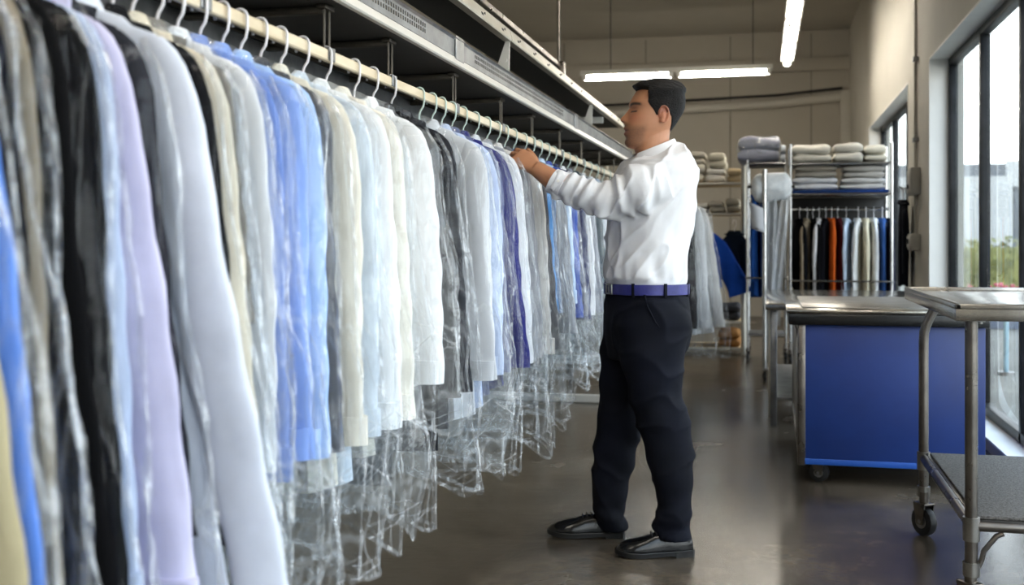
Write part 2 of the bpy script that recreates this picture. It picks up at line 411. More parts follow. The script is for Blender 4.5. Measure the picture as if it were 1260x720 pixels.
# ================================================================== CONVEYOR
XR, ZR = -1.10, 1.64
Y0, Y1 = .2, 8.55
beige = noise_mat('worn_cream_rail', srgb(206, 188, 156), srgb(232, 220, 196), 10, .5, 0, 7, .05, 60, stretch=(1, .2, 1))
cv = thing('garment_conveyor', 'long overhead steel garment conveyor with cream hanging rail', 'clothes conveyor', (XR, (Y0 + Y1) / 2, 0))
def vbox(x0, x1, y0, y1, z0, z1, b=.002): return MB().box(x0, x1, y0, y1, z0, z1, b, seg=1)
hr = vbox(XR - .009, XR + .009, Y0, Y1, ZR - .032, ZR - .002, .004); hr.build('hanging_rail', beige, cv)
# wire brackets that carry the rail
ZU = 1.752
M['bracket'] = steel('dull_bracket_steel', (92, 86, 78), (.4, .6))
for k, y in enumerate([1.35, 1.98, 2.62, 3.1, 3.78, 4.48, 5.1, 5.8, 6.5, 7.2, 7.9, 8.4]):
    wb = MB()
    for dy in (-.016, .016): wb.tube([(XR - .004, y + dy, ZR - .02), (XR - .004, y + dy, ZU)], .0035, 6)
    wb.box(XR - .02, XR + .006, y - .03, y + .03, ZU - .012, ZU, .002)
    wb.box(XR - .42, XR - .01, y - .012, y + .012, ZU - .02, ZU - .002, .002)
    wb.tube([(XR - .36, y, ZU - .01), (XR - .012, y, ZR - .03)], .005, 6)
    o = wb.build('rail_bracket', M['bracket'], cv)
    MB().box(XR + .006, XR + .012, y - .022, y + .022, ZR - .03, ZR + .004, .002).build('clip_plate', M['galv'], o.name)
# lower tray: dark underside, lip, perforated channel face in sections
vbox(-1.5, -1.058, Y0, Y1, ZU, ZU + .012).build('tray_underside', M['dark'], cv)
lip = MB()
for i in range(1):
    prof = [(-1.062, 1.752), (-1.040, 1.748), (-1.036, 1.752), (-1.052, 1.782), (-1.060, 1.784)]
    lip.loft([[(x, y, z) for x, z in prof] for y in (Y0, Y1)])
lip.build('front_lip', paint('lit_lip_tone', (226, 222, 214), .35, .05), cv, 20)  # the lip's lit brightness is put into this pale colour
secs = [(Y0, 1.42), (1.435, 3.66), (3.675, 6.0), (6.015, Y1)]
zb, zt = 1.784, 1.842
for (a, c) in secs:
    pf = MB(); xf, xb = -1.052, -1.055
    hs, hw, hh = .021, .0115, .0125
    z1, z2 = zb + .018, zb + .036
    ya, yc = a + .2, c - .35 if c - a > 1.5 else c - .1
    if c == Y1: yc = ya
    n = max(0, int((yc - ya) / hs))
    def q(y0, y1, z0, z1_): pf.box(xb, xf, y0, y1, z0, z1_)
    q(a, c, zb, z1); q(a, c, z1 + hh, z2); q(a, c, z2 + hh, zt)
    for zz in (z1, z2):
        q(a, ya, zz, zz + hh); q(ya + n * hs, c, zz, zz + hh)
        for k in range(n): q(ya + k * hs + hw, ya + (k + 1) * hs, zz, zz + hh)
    o = pf.build('perforated_panel', M['galv'], cv, 0)
    vbox(-1.075, -1.066, a, c, zb, zt - .002).build('backing_strip', paint('tan_backing', (150, 136, 112), .6), o.name)
    tp = MB(); tp.loft([[(x, y, z) for x, z in ((-1.052, zt - .002), (-1.044, zt + .004), (-1.052, zt + .012), (-1.1, zt + .012), (-1.1, zt))] for y in (a, c)])
    tp.build('top_flange', steel('flange', (176, 177, 178), (.25, .4)), o.name, 20)
    jp = vbox(-1.052, -1.046, c - .05, c + .05 if c < Y1 else c, zb - .012, zt + .014, .002); jp.build('joint_plate', steel('joint', (168, 170, 172)), o.name)
# upper shelf rail and gussets
US = 2.036
ur = MB(); 
for (a, c) in ((Y0, 2.38), (2.39, 4.72), (4.73, 7.05), (7.06, Y1)):
    s_ = MB(); s_.loft([[(x, y, z) for x, z in ((-1.15, US), (-1.115, US - .002), (-1.112, US + .004), (-1.122, US + .05), (-1.155, US + .056))] for y in (a, c)])
    o = s_.build('upper_rail', noise_mat('bright_angle_rail', srgb(214, 205, 188), srgb(236, 230, 218), 12, .35, .4, 6, .1, 40, stretch=(1, .3, 1)), cv, 20)
    sl = MB()
    for y in np.arange(a + .12, c, .34): sl.box(-1.119, -1.1145, y, y + .03, US + .016, US + .026, 0, None); sl.box(-1.119, -1.1145, y + .05, y + .06, US + .026, US + .034)
    sl.build('slot', M['dark'], o.name)
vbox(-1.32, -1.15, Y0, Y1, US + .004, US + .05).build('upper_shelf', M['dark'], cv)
vbox(-1.56, -1.5, Y0, Y1, 1.6, 1.86).build('back_channel', M['galv'], cv)
for y in (2.36, 4.72, 7.04):
    g = MB(); P = [(-1.122, US + .002), (-1.14, US + .002), (-1.205, 1.85), (-1.125, 1.85)]
    g.loft([[(x, yy, z) for x, z in P] for yy in (y - .004, y + .004)])
    for (x, z) in ((-1.15, 1.88), (-1.14, 1.95)): g.cyl((x, y - .01, z), (x, y + .01, z), .008, 8)
    g.build('gusset', M['white'], cv, 20)
# overhead drive track ending in a bracket
vbox(-1.235, -1.2, Y0, 6.35, 2.17, 2.2, .004).build('drive_track', M['steel_dark'], cv)
eb = MB(); eb.box(-1.25, -1.18, 6.33, 6.40, 2.1, 2.21, .006); eb.cyl((-1.215, 6.365, 2.2), (-1.215, 6.365, ZC), .012, 8); eb.cyl((-1.215, 2.6, 2.2), (-1.215, 2.6, ZC), .012, 8)
eb.build('track_hanger', M['steel_dark'], cv)
# standing frames: posts and white floor bars
for y in (1.0, 7.75):
    f = MB()
    f.box(-1.62, -1.57, y - .025, y + .025, .07, 2.06, .004); f.build('frame_post', M['white'], cv)
    vbox(-1.6, -1.16, y - .02, y + .02, US - .045, US).build('frame_arm', M['white'], cv)
    fl_ = vbox(-2.0, -.62, y - .03, y + .03, .0, .055, .006).build('floor_bar', M['white'], cv)
for (x, zc, v) in ((0, 9.0, 0),):
    y = YU(720, 9.0)
    vbox(-2.3, -.95, 9.0, 9.05, .13, .2, .006).build('floor_bar', M['white'], cv)
    for x in (-2.25, -1.62):
        MB().box(x - .025, x + .025, 9.0, 9.05, .2, 1.7, .004).build('frame_post', M['white'], cv)
        w = MB(); w.cyl((x - .015, 9.025, .06), (x + .015, 9.025, .06), .06, 18); w.box(x - .028, x + .028, 9.005, 9.045, .06, .14, .004); w.build('caster', M['black'], cv)
    vbox(-2.3, -1.5, 9.0, 9.05, 1.66, 1.72, .006).build('frame_arm', M['white'], cv)
# ================================================================== GARMENTS ON HANGERS
FILM = film('clear_plastic_film', .001, base=.012, mul=.06, crease=.14)
FILMM = film('thin_milky_film', .008, (.975, .985, .99, 1), base=.02, hz2=.015, mul=.1)
FILMH = film('cloudy_plastic_film', .05, (.96, .975, .98, 1), base=.03, hz2=.05, mul=.12)
SEAM = film('creased_film_seam', .12, (.95, .96, .97, 1), base=.05, mul=.3, scale=30, strength=.6)
WIRE = paint('white_hanger_wire', (226, 224, 228), .35, .04)
WIREG = paint('pale_green_hanger_wire', (196, 214, 208), .35, .04)
BUTTON = paint('button', (230, 226, 216), .3)
CLOTHS = {}
def clo(rgb, rough=.85):
    if rgb not in CLOTHS: CLOTHS[rgb] = cloth('cloth_%d_%d_%d' % rgb, rgb, rough)
    return CLOTHS[rgb]

def garment(name, label, cat, kind, rgb, pos, hw, flare, hem, bag, yaw=0., seed=0, group=None, filmm=None, wire=None, sleeve_end=None, thick=.034, hookz=.0, base_rot=0., lod=1.0, under=None, lean=0.):
    """kind: shirt | suit | coat | trousers.  pos = point on the rail the hook sits on; local x runs across the shoulders,
    z = 0 at the rail top; hem, bag, sleeve_end are depths below the rail."""
    R = np.random.RandomState(seed + 11)
    ca, sa = math.cos(yaw + base_rot), math.sin(yaw + base_rot)
    pos = np.array(pos, float)
    low = max(hem, bag or 0)
    t = thing(name, label, cat, (pos[0], pos[1], pos[2] - low), group)
    def W(p):
        p = np.asarray(p, float); x, y, z = p[..., 0], p[..., 1], p[..., 2]
        y = y + lean * z
        return np.stack([x * ca - y * sa + pos[0], x * sa + y * ca + pos[1], z + pos[2]], -1)
    suit = kind in ('suit', 'coat')
    th = thick * (1.25 if suit else 1)
    tip = hw - .035; shz = -.185
    fz = lambda z: np.clip((shz - z) / .9, 0, 1.3)          # share of the flare reached at depth z
    NS = int(36 * lod) if lod < 1 else 40
    ph = np.linspace(0, 2 * PI, NS, endpoint=False)
    def sup(a, n): return np.sign(a) * np.abs(a) ** (2 / n)
    # ---- body
    z_l = [-.118, -.126, -.138, -.153, -.168, -.183, -.2, -.23, -.27] + list(np.linspace(-.33, -hem, max(6, int(20 * lod))))
    rings = []; k1, k2, k3 = R.uniform(0, 6, 3)
    for z in z_l:
        if z > -.19: w = np.interp(-z, [.118, .126, .138, .153, .168, .183], [.045, .075, .11, tip * .66, tip * .88, tip - .012])
        else: w = np.interp(-z, [.19, .27, .4, hem], [tip - .01, tip - .045, tip - .05, tip - .035])
        ty = np.interp(-z, [.118, .138, .19, .3, hem], [.026, th * .9, th * .9, th, th * .85])
        n = np.interp(-z, [.1, .3], [2.0, 2.5])
        x = w * sup(np.cos(ph), n); y = ty * sup(np.sin(ph), n)
        xr = np.clip(x / w, -1, 1)
        am = .009 * smooth01((-z - .25) / .35)
        y = y + am * (np.sin(xr * 9 + k1 + z * 1.5) + .7 * np.sin(xr * 17 + k2 - z * 2)) * (1 + .3 * np.sin(k3 + z * 3))
        x = x + flare * .75 * fz(z) * smooth01((xr + .3) / 1.3) - .25 * flare * fz(z) * smooth01((-xr + .3) / 1.3)
        zz = z + (.012 * np.cos(2 * ph) if z == z_l[-1] else 0) + 0 * x
        rings.append(W(np.stack([x, y, zz], -1)))
    body = MB().loft(rings)
    col = clo(rgb)
    bn = {'shirt': 'shirt_body', 'suit': 'jacket_body', 'coat': 'coat_body', 'trousers': 'waistband'}[kind]
    bo = body.build(bn, col, t, 50)
    # ---- sleeves
    se = sleeve_end or min(hem - .02, .93)
    for sx in (1, -1):
        rs = []; NSS = int(22 * lod) if lod < 1 else 24
        pa = np.linspace(0, 2 * PI, NSS, endpoint=False)
        zs = [shz + .012, shz + .006, shz - .01, shz - .035, shz - .08] + list(np.linspace(shz - .13, -se, max(7, int(22 * lod))))
        ky, kk, kq = R.uniform(-.012, .012), R.uniform(0, 6), R.uniform(0, 6)
        for i, z in enumerate(zs):
            u = (shz - z) / (se + shz)
            rx = np.interp(u, [-.03, 0, .03, .12, .5, 1], [.008, .03, .042, .060, .058, .046 if not suit else .058])
            ry = np.interp(u, [-.03, 0, .05, .2, .6, 1], [.006, .016, th * .7, th * .85, th * .8, th * .65])
            cx = sx * (np.interp(u, [-.03, .02, .12, 1], [tip - .035, tip - .022, hw - .058, hw - .056])) + (flare * fz(z) if sx > 0 else -.25 * flare * fz(z))
            rr = 1 + .10 * np.sin(2 * pa + kk + 2 * u) * smooth01(u * 3) + .07 * np.sin(3 * pa + kq - 5 * u) * smooth01(u * 3) + .05 * np.sin(u * 34 + 1.5 * np.cos(pa + kk)) * smooth01(u * 2)
            rs.append(W(np.stack([cx + rx * np.cos(pa) * rr, ky * smooth01(u * 2) + ry * np.sin(pa) * rr, z + .0 * pa], -1)))
        so = MB().loft(rs).build('sleeve', col, t, 55)
        if kind == 'shirt' and lod >= 1:
            z0, z1 = -se - .002, -se + .06
            cxx = sx * (hw - .056) + (flare * fz(z0) if sx > 0 else -.25 * flare * fz(z0))
            cr = []
            for z, e in ((z1, .0005), (z1, .0035), (z0, .0035), (z0, -.004)):
                cr.append(W(np.stack([cxx + (.041 + e) * np.cos(pa) * (1 + .08 * np.sin(2 * pa + kk)), ky + (th * .82 + e) * np.sin(pa), z + 0 * pa], -1)))
            MB().loft(cr).build('cuff', col, so.name, 40)
    # ---- collar / lapels
    pa = np.linspace(0, 2 * PI, 22, endpoint=False)
    cr = []
    for z, rx, ry in ((-.128, .062, .04), (-.108, .054, .036), (-.1, .052, .034), (-.103, .06, .042), (-.135, .076, .052), (-.137, .072, .046)):
        cr.append(W(np.stack([rx * np.cos(pa), ry * np.sin(pa), z - .012 * (np.sin(pa) < -.6) + 0 * pa], -1)))
    MB().loft(cr, (False, False)).build('collar', col, t, 40)
    if suit and lod >= 1:
        lp = MB()
        for sx in (1, -1):
            P = [(sx * .05, -th - .006, -.115), (sx * .12, -th - .008, -.2), (sx * .105, -th - .01, -.26), (sx * .015, -th - .012, -.48), (sx * .004, -th - .008, -.42)]
            P2 = [(x, y + .006, z) for x, y, z in P]
            lp.loft([W(np.array(P)), W(np.array(P2))])
        lp.build('lapel', col, t, 20)
    elif kind == 'shirt' and lod >= 1:
        pk = MB(); zs = np.linspace(-.13, -hem + .02, 12)
        pk.loft([W(np.array([[-.016, -th - .004, z], [.016, -th - .004, z], [.016, -th * .6, z], [-.016, -th * .6, z]])) for z in zs]); po = pk.build('placket', col, t, 30)
        bt = MB()
        for z in np.linspace(-.16, -hem + .1, 7): bt.tube([W(np.array([0, -th - .003, z])), W(np.array([0, -th - .0065, z]))], .0055, 10)
        bt.build('button', BUTTON, po.name)
    if under:
        ur_, ul, uw = under
        rr_ = [W(np.stack([.02 + uw * sup(np.cos(ph), 3), th * .62 * sup(np.sin(ph), 2.4) + .003 * np.sin(ph * 3 + z * 4), z + 0 * ph], -1)) for z in np.linspace(-hem + .12, -ul, 10)]
        MB().loft(rr_).build('folded_trousers', clo(ur_), t, 50)
    # ---- hanger
    hk = MB()
    hp = [(0, 0, -.13), (0, 0, -.085), (.004, 0, -.07), (.013, 0, -.058), (.0165, 0, -.04), (.0165, 0, -.014)]
    hp += [(.0165 * math.cos(a), 0, -.014 + .0175 * math.sin(a)) for a in np.linspace(.35, PI, 8)] + [(-.0165, 0, -.034)]
    hk.tube(W(np.array(hp)), .0034, 7)
    sh = [(0, 0, -.112), (tip * .5, 0, -.145), (tip - .03, 0, -.19), (tip - .03, 0, -.2), (0, 0, -.205), (-tip + .03, 0, -.2), (-tip + .03, 0, -.19), (-tip * .5, 0, -.145), (0, 0, -.112)]
    hk.tube(W(np.array(sh)), .0024, 6)
    hk.build('hanger', wire or WIRE, t, 60)
    # ---- plastic cover
    if bag:
        nz, ns = int(72 * lod), int(78 * lod)
        s = np.linspace(0, 2 * PI, ns, endpoint=False)
        zz = np.concatenate([np.linspace(-.085, -.2, 9), np.linspace(-.215, -bag, nz)])
        Z, S = np.meshgrid(zz, s, indexing='ij')
        d = -Z
        w = np.interp(d, [.085, .1, .123, .15, .178, .2, .23], [.018, .05, .115, tip * .68, tip * .95, hw - .006, hw + .008]) + .012 * smooth01((d - .3) / .5)
        low_t = smooth01((d - hem) / max(.08, bag - hem))
        ty = np.interp(d, [.085, .11, .16, .25, .5, 1.3], [.014, .042, th + .012, th + .02, th + .02, th + .016]) * (1 - .5 * low_t)
        x = w * sup(np.cos(S), 2.9); y = ty * sup(np.sin(S), 2.3)
        xr = x / w
        xc = x + flare * fz(-d) * smooth01((xr + .5) / 1.5) - .25 * flare * fz(-d) * smooth01((-xr + .5) / 1.5)
        q = np.stack([S / (2 * PI) * 1.0, d, 0 * S + seed * 3.7], -1)
        # periodic in s: use circle coordinates
        cq = np.stack([np.cos(S) * .55 + seed * 5.1, np.sin(S) * .55, d], -1)
        def tri(ns_, gd, sd):
            Rr = np.random.RandomState(seed * 31 + sd); nd = int(1.6 / gd) + 3; V = Rr.uniform(-1, 1, (ns_, nd))
            a = S / (2 * PI) * ns_; a = np.where(a >= ns_, a - ns_, a); b_ = d / gd
            i0 = np.floor(a).astype(int) % ns_; j0 = np.floor(b_).astype(int); u_ = a - np.floor(a); v_ = b_ - j0; i1 = (i0 + 1) % ns_; j1 = j0 + 1
            A, B, Cc, D = V[i0, j0], V[i1, j0], V[i0, j1], V[i1, j1]
            flip = ((i0 + j0) % 2).astype(bool)
            t1 = np.where(u_ + v_ < 1, A + u_ * (B - A) + v_ * (Cc - A), D + (1 - u_) * (Cc - D) + (1 - v_) * (B - D))
            t2 = np.where(v_ < u_, A + u_ * (B - A) + v_ * (D - B), A + v_ * (Cc - A) + u_ * (D - Cc))
            return np.where(flip, t1, t2)
        f1, f2, f3 = tri(16, .2, 1), tri(8, .11, 2), tri(26, .045, 3)
        v1 = 1 - np.abs(vnoise(cq * np.array([7, 7, 1.1]), seed)); v2 = 1 - np.abs(vnoise(cq * np.array([13, 13, 3.0]) + 7, seed + 3)); v3 = 1 - np.abs(vnoise(cq * np.array([9, 9, 9.]) + 3, seed + 5))
        up = smooth01((d - .12) / .2)
        disp = up * (.009 * v1 ** 3 + .010 * (f1 + .6) + .0035 * f3) + low_t * (.042 * f2 + .006 * f3)
        side = np.abs(np.cos(S)) ** 2
        xo = xc + np.sign(np.cos(S)) * side * (disp * (1.6 - 1.1 * low_t) - .004) 
        yo = y + np.sign(np.sin(S)) * (1 - side) * disp + low_t * (.03 * vnoise(np.stack([S * 0 + seed, xr * 2.5, d * 4], -1), seed + 8))
        k0 = R.uniform(0, 6)
        zo = -d + low_t * (.02 * np.sin(S + k0) + .016 * np.sin(3 * S + k0 * 2) - .05 * smooth01((np.cos(S) - .3) / .7) * low_t + .03 * smooth01((-np.cos(S)) / .8) * low_t)
        pc_ = MB().loft(W(np.stack([xo, yo, zo], -1)), (False, False)).build('plastic_cover', filmm or FILM, t, 14, False)
        if lod >= 1:
            er_ = W(np.stack([xo[-3:], yo[-3:], zo[-3:]], -1)); er_ = np.concatenate([er_[-1:] + np.array([0, 0, .007]), er_[-1:], er_[-1:] - np.array([0, 0, .004])])
            MB().loft(er_, (False, False)).build('hem_edge', SEAM, pc_.name, 20, False)
        k_ = np.arange(7, len(zz), 1)
        for side_i, (jc, sg) in enumerate(((0, 1), (ns // 2, -1))):
            if side_i and lod < 1: continue
            bx_, by_, bz_ = xo[k_, jc], yo[k_, jc], zo[k_, jc]
            wd = .0085 + .0025 * np.sin(bz_ * 9 + seed); col_ = []
            kk_ = np.ones(7) / 7; pad = lambda a_: np.convolve(np.concatenate([[a_[0]] * 3, a_, [a_[-1]] * 3]), kk_, 'valid'); bx_, by_ = pad(bx_), pad(by_)
            for q_, yy in ((-.25, 0), (.3, 1), (.65, -1), (1, .3)):
                jig = vnoise(np.stack([bz_ * 28, 0 * bz_ + q_ * 3, 0 * bz_ + seed * 1.3], -1), 4)
                col_.append(W(np.stack([bx_ + sg * wd * q_ + .0025 * jig, by_ + yy * .003 + .003 * jig, bz_], -1)))
            MB().loft(np.stack(col_, 0), (False, False), closed=False).build('side_seam', SEAM, pc_.name, 20, False)
    return t

GR = 'dry-cleaned garments along the conveyor rail'
def on_rail(name, label, cat, kind, rgb, zc, ut, ub, hemv, bagv, **kw):
    """place by the picture column of its near edge at shoulder height (ut) and lower down (ub), at depth zc"""
    xe = XU(ut, zc); hw = xe - XR
    hw = min(max(hw, .18), .275)
    y = (zc + xe * SN) / CS
    z450 = ZV(450, zc); fr_ = min(1.3, max(.25, (ZR - .185 - z450) / .9))
    flare = min(max((ub - ut) * CS * zc / FPX / fr_, -.01), .2)
    hem = ZR - ZV(hemv, zc) if hemv > 3 else hemv
    bag = (ZR - ZV(bagv, zc) if bagv > 3 else bagv) if bagv else None
    if zc > 1.85 and kind == 'shirt': kw.setdefault('filmm', FILMM)
    if zc < 1.9: kw.setdefault('sleeve_end', hem - .02)
    return garment(name, label, cat, kind, rgb, (XR, y, ZR + .001), hw, flare, hem, bag, group=GR, **kw)

S, J = 'hanging shirt', 'hanging jacket'
KH, BLK, CHA, LIL, ICE, PER = (188, 176, 142), (8, 8, 11), (52, 53, 60), (194, 192, 220), (212, 218, 232), (132, 160, 222)
rows = [
 ('khaki_jacket', 'khaki jacket in plastic at the very near end of the rail, cut by the frame', J, 'suit', KH, 1.12, -52, 18, 1.05, 1.2, {}),
 ('black_coat', 'black coat between the khaki jacket and the narrow cornflower blue shirt', 'hanging coat', 'coat', BLK, 1.17, -42, 16, 1.05, 1.2, {}),
 ('dress_shirt', 'narrow strip of cornflower blue shirt among black garments at the near end', S, 'shirt', (96, 138, 220), 1.22, -18, 54, 1.05, None, {}),
 ('black_suit_jacket', 'black suit jacket in grey plastic just behind the cornflower blue shirt', J, 'suit', (9, 9, 13), 1.27, 4, 56, 1.02, 1.2, {}),
 ('taupe_jacket', 'taupe jacket in creased plastic between two black garments at the near end', J, 'suit', (132, 122, 106), 1.325, 44, 88, 1.05, 1.2, {}),
 ('long_black_coat', 'wide long black coat behind the taupe jacket', 'hanging coat', 'coat', (7, 7, 9), 1.38, 70, 112, 1.1, None, {}),
 ('black_suit_jacket', 'black suit jacket with pale blue plastic edge behind the wide black coat', J, 'suit', (10, 10, 14), 1.43, 96, 130, 1.0, 1.2, {}),
 ('black_suit_jacket', 'second black jacket with a plastic edge, just before the crumpled grey-blue shirt', J, 'suit', (11, 12, 15), 1.475, 116, 142, 1.0, 1.2, {}),
 ('dress_shirt', 'crumpled grey-blue shirt half hidden before the lilac shirt', S, 'shirt', (172, 184, 210), 1.52, 138, 178, 1.02, None, {}),
 ('dress_shirt', 'lilac shirt hanging unbagged before the large ice-blue shirt', S, 'shirt', LIL, 1.575, 156, 218, 1.05, None, {}),
 ('charcoal_jacket', 'charcoal jacket squeezed between the lilac and the large ice-blue shirt', J, 'suit', (42, 43, 50), 1.635, 182, 222, .95, 1.1, {}),
 ('dress_shirt', 'large ice-blue shirt, the widest unbagged shirt near the viewer', S, 'shirt', ICE, 1.70, 235, 326, 1.1, None, {}),
 ('black_suit_jacket', 'black suit jacket directly behind the large ice-blue shirt', J, 'suit', (14, 15, 19), 1.775, 256, 296, 1.0, 1.12, {}),
 ('cream_jacket', 'cream jacket edge between the black suit jacket and the short taupe-grey jacket', J, 'suit', (214, 204, 184), 1.835, 274, 310, .95, 1.1, {}),
 ('taupe_grey_jacket', 'short taupe-grey jacket in plastic beside the cream jacket', J, 'suit', (120, 116, 110), 1.895, 288, 318, 412, 650, {}),
 ('dress_shirt', 'white shirt in cloudy plastic just before the blue shirts', S, 'shirt', (226, 228, 234), 1.97, 326, 344, .92, 1.14, dict(filmm=FILMH)),
 ('dress_shirt', 'mid-blue shirt under the first wire hooks, before the periwinkle shirt', S, 'shirt', (104, 132, 200), 2.04, 344, 366, .95, 1.14, {}),
 ('dress_shirt', 'periwinkle shirt between the mid-blue and the sky-blue shirt', S, 'shirt', PER, 2.12, 374, 388, .93, 1.16, {}),
 ('dress_shirt', 'light sky-blue shirt with its cuff showing above clear plastic', S, 'shirt', (168, 196, 240), 2.21, 396, 407, 575, 715, {}),
 ('dark_grey_jacket', 'dark grey jacket glimpsed between the sky-blue shirt and the ecru shirt', J, 'suit', (70, 70, 74), 2.29, 408, 418, .95, 1.15, {}),
 ('long_shirt', 'ecru shirt with long sleeve hanging low in a knotted plastic cover', S, 'shirt', (222, 216, 202), 2.38, 432, 452, 605, 690, {}),
 ('dress_shirt', 'pale grey-blue shirt behind the ecru shirt', S, 'shirt', (198, 208, 220), 2.48, 452, 468, 600, 640, {}),
 ('dress_shirt', 'bright white shirt between the pale grey-blue and the cream shirt', S, 'shirt', (240, 240, 242), 2.60, 478, 497, 540, 620, dict(filmm=FILMH)),
 ('dress_shirt', 'cream shirt between two bright white shirts', S, 'shirt', (236, 228, 214), 2.74, 497, 515, 560, 622, dict(under=((30, 32, 38), 1.1, .16))),
 ('dress_shirt', 'broad white shirt in cloudy plastic just before the black jacket', S, 'shirt', (242, 242, 245), 2.93, 528, 552, 480, 512, dict(filmm=FILMH)),
 ('black_suit_jacket', 'black suit jacket behind the broad white shirt, its shoulder bare of plastic', J, 'suit', (16, 17, 21), 3.07, 543, 561, 515, 582, dict(under=((20, 21, 26), 1.08, .17))),
 ('charcoal_jacket', 'charcoal suit jacket in glossy creased plastic before the pale grey shirt', J, 'suit', (40, 41, 47), 3.22, 562, 580, 500, 580, dict(under=((40, 42, 50), 1.04, .16))),
 ('dress_shirt', 'pale grey shirt in hazy plastic, midway along the rail before the navy jacket', S, 'shirt', (206, 208, 214), 3.48, 598, 613, 515, 575, dict(filmm=FILMH)),
 ('dress_shirt', 'thin strip of pale blue shirt beside the pale grey hazy shirt', S, 'shirt', (186, 200, 232), 3.61, 609, 621, 505, 560, {}),
 ('slate_jacket', 'slate-blue jacket directly before the navy suit jacket', J, 'suit', (92, 100, 134), 3.72, 617, 630, 490, 555, {}),
 ('navy_jacket', 'bright navy suit jacket just before the hand of the man', J, 'suit', (42, 46, 112), 3.84, 627, 651, 478, 540, {}),
 ('dress_shirt', 'white shirt in crackled clear plastic just behind the navy jacket, at the hand', S, 'shirt', (220, 222, 228), 3.98, 640, 661, 455, 538, {}),
 ('grey_jacket', 'silver-grey jacket just beyond the hand of the man', J, 'suit', (150, 152, 160), 4.15, 651, 671, 452, 525, {}),
 ('dress_shirt', 'off-white shirt below the wrist of the man', S, 'shirt', (228, 226, 224), 4.32, 664, 689, 448, 505, {}),
 ('dark_jacket', 'dark grey jacket below the wrist, between off-white and sky-blue shirts', J, 'suit', (82, 82, 88), 4.48, 671, 692, 450, 500, {}),
 ('dress_shirt', 'vivid sky-blue shirt below the rolled cuff of the man', S, 'shirt', (86, 150, 216), 4.62, 676, 695, .8, 1.12, {}),
 ('dress_shirt', 'steel-blue shirt between the vivid sky-blue shirt and the heather grey jacket', S, 'shirt', (120, 140, 170), 4.78, 682, 702, .82, 1.12, {}),
 ('heather_jacket', 'heather grey jacket with its hem hanging free under the forearm', J, 'suit', (142, 144, 150), 4.98, 692, 717, 415, 462, {}),
 ('dress_shirt', 'pale blue shirt just beyond the heather grey jacket', S, 'shirt', (186, 206, 232), 5.15, 699, 720, .8, 1.14, {}),
 ('royal_blue_shirt', 'royal blue shirt under the elbow of the man', S, 'shirt', (46, 78, 168), 5.32, 705, 724, 395, 452, {}),
 ('navy_jacket', 'small dark navy jacket behind the royal blue shirt under the elbow', J, 'suit', (40, 46, 84), 5.5, 711, 728, 398, 450, {}),
 ('dress_shirt', 'white shirt beyond the small dark navy jacket near the belt of the man', S, 'shirt', (226, 226, 230), 5.68, 717, 733, 392, 448, {}),
 ('grey_jacket', 'mid-grey jacket in the last visible strips before the shirt of the man', J, 'suit', (128, 130, 140), 5.88, 723, 737, 388, 444, {}),
 ('teal_jacket', 'dark teal jacket, last dark strip before the shirt of the man', J, 'suit', (44, 62, 70), 6.08, 729, 741, 380, 440, {}),
 ('dress_shirt', 'pale grey shirt, last strip of the rail seen before the man', S, 'shirt', (200, 204, 210), 6.3, 734, 746, 385, 438, {}),
]
FARG = 'far bagged shirts at the end of the rail'
far = [(6.55, (214, 218, 224)), (6.8, (180, 196, 220)), (7.05, (226, 226, 226)), (7.3, (150, 156, 170)), (7.6, (220, 222, 226))]
tilts = [0.02, -.04, .05, -.02, .03]
for i, (nm, lab, cat, kind, rgb, zc, ut, ub, hv, bv, kw) in enumerate(rows):
    y_ = R0 = random.Random(i * 13 + 5)
    on_rail(nm, lab, cat, kind, rgb, zc, ut, ub, hv, bv, yaw=R0.uniform(-.09, .07), seed=i * 7 + 1,
            thick=(.020 if zc < 2.1 else .03), wire=(WIRE if zc < 3.4 else WIREG), **kw)
for i, (zc, rgb) in enumerate(far):
    e = 948 - 1221 / zc
    on_rail('dress_shirt', 'bagged garment on the far stretch of the rail, hidden but for its hook', S, 'shirt', rgb, zc, e, e + 12, .8, 1.14,
            yaw=tilts[i], seed=400 + i, wire=WIREG, lod=.7)
# ================================================================== THE MAN
ZM = 4.14
MX = (800 - 630) * ZM / FPX
MAN = RV * MX + FV * ZM
mroot = thing('person', 'man in white shirt, dark navy trousers and blue belt reaching into the hanging garments', 'person', (MAN[0], MAN[1], 0))
def PM(u, v, d=0.0): return PT(u, v, ZM + d)            # pixel at the man's depth + d (d>0 further away)
PX = ZM / FPX
skin_m, nt, b = mat('skin'); L = nt.links.new
at = N(nt, 'ShaderNodeVertexColor', layer_name='Col'); L(at.outputs['Color'], b.inputs['Base Color'])
b.inputs['Roughness'].default_value = .48; b.inputs['Subsurface Weight'].default_value = .08; b.inputs['Subsurface Radius'].default_value = (.02, .008, .005)
ns = N(nt, 'ShaderNodeTexNoise', i_Scale=260, i_Detail=3); bp = N(nt, 'ShaderNodeBump', i_Strength=.12, i_Distance=.002); L(ns.outputs['Fac'], bp.inputs['Height']); L(bp.outputs[0], b.inputs['Normal'])

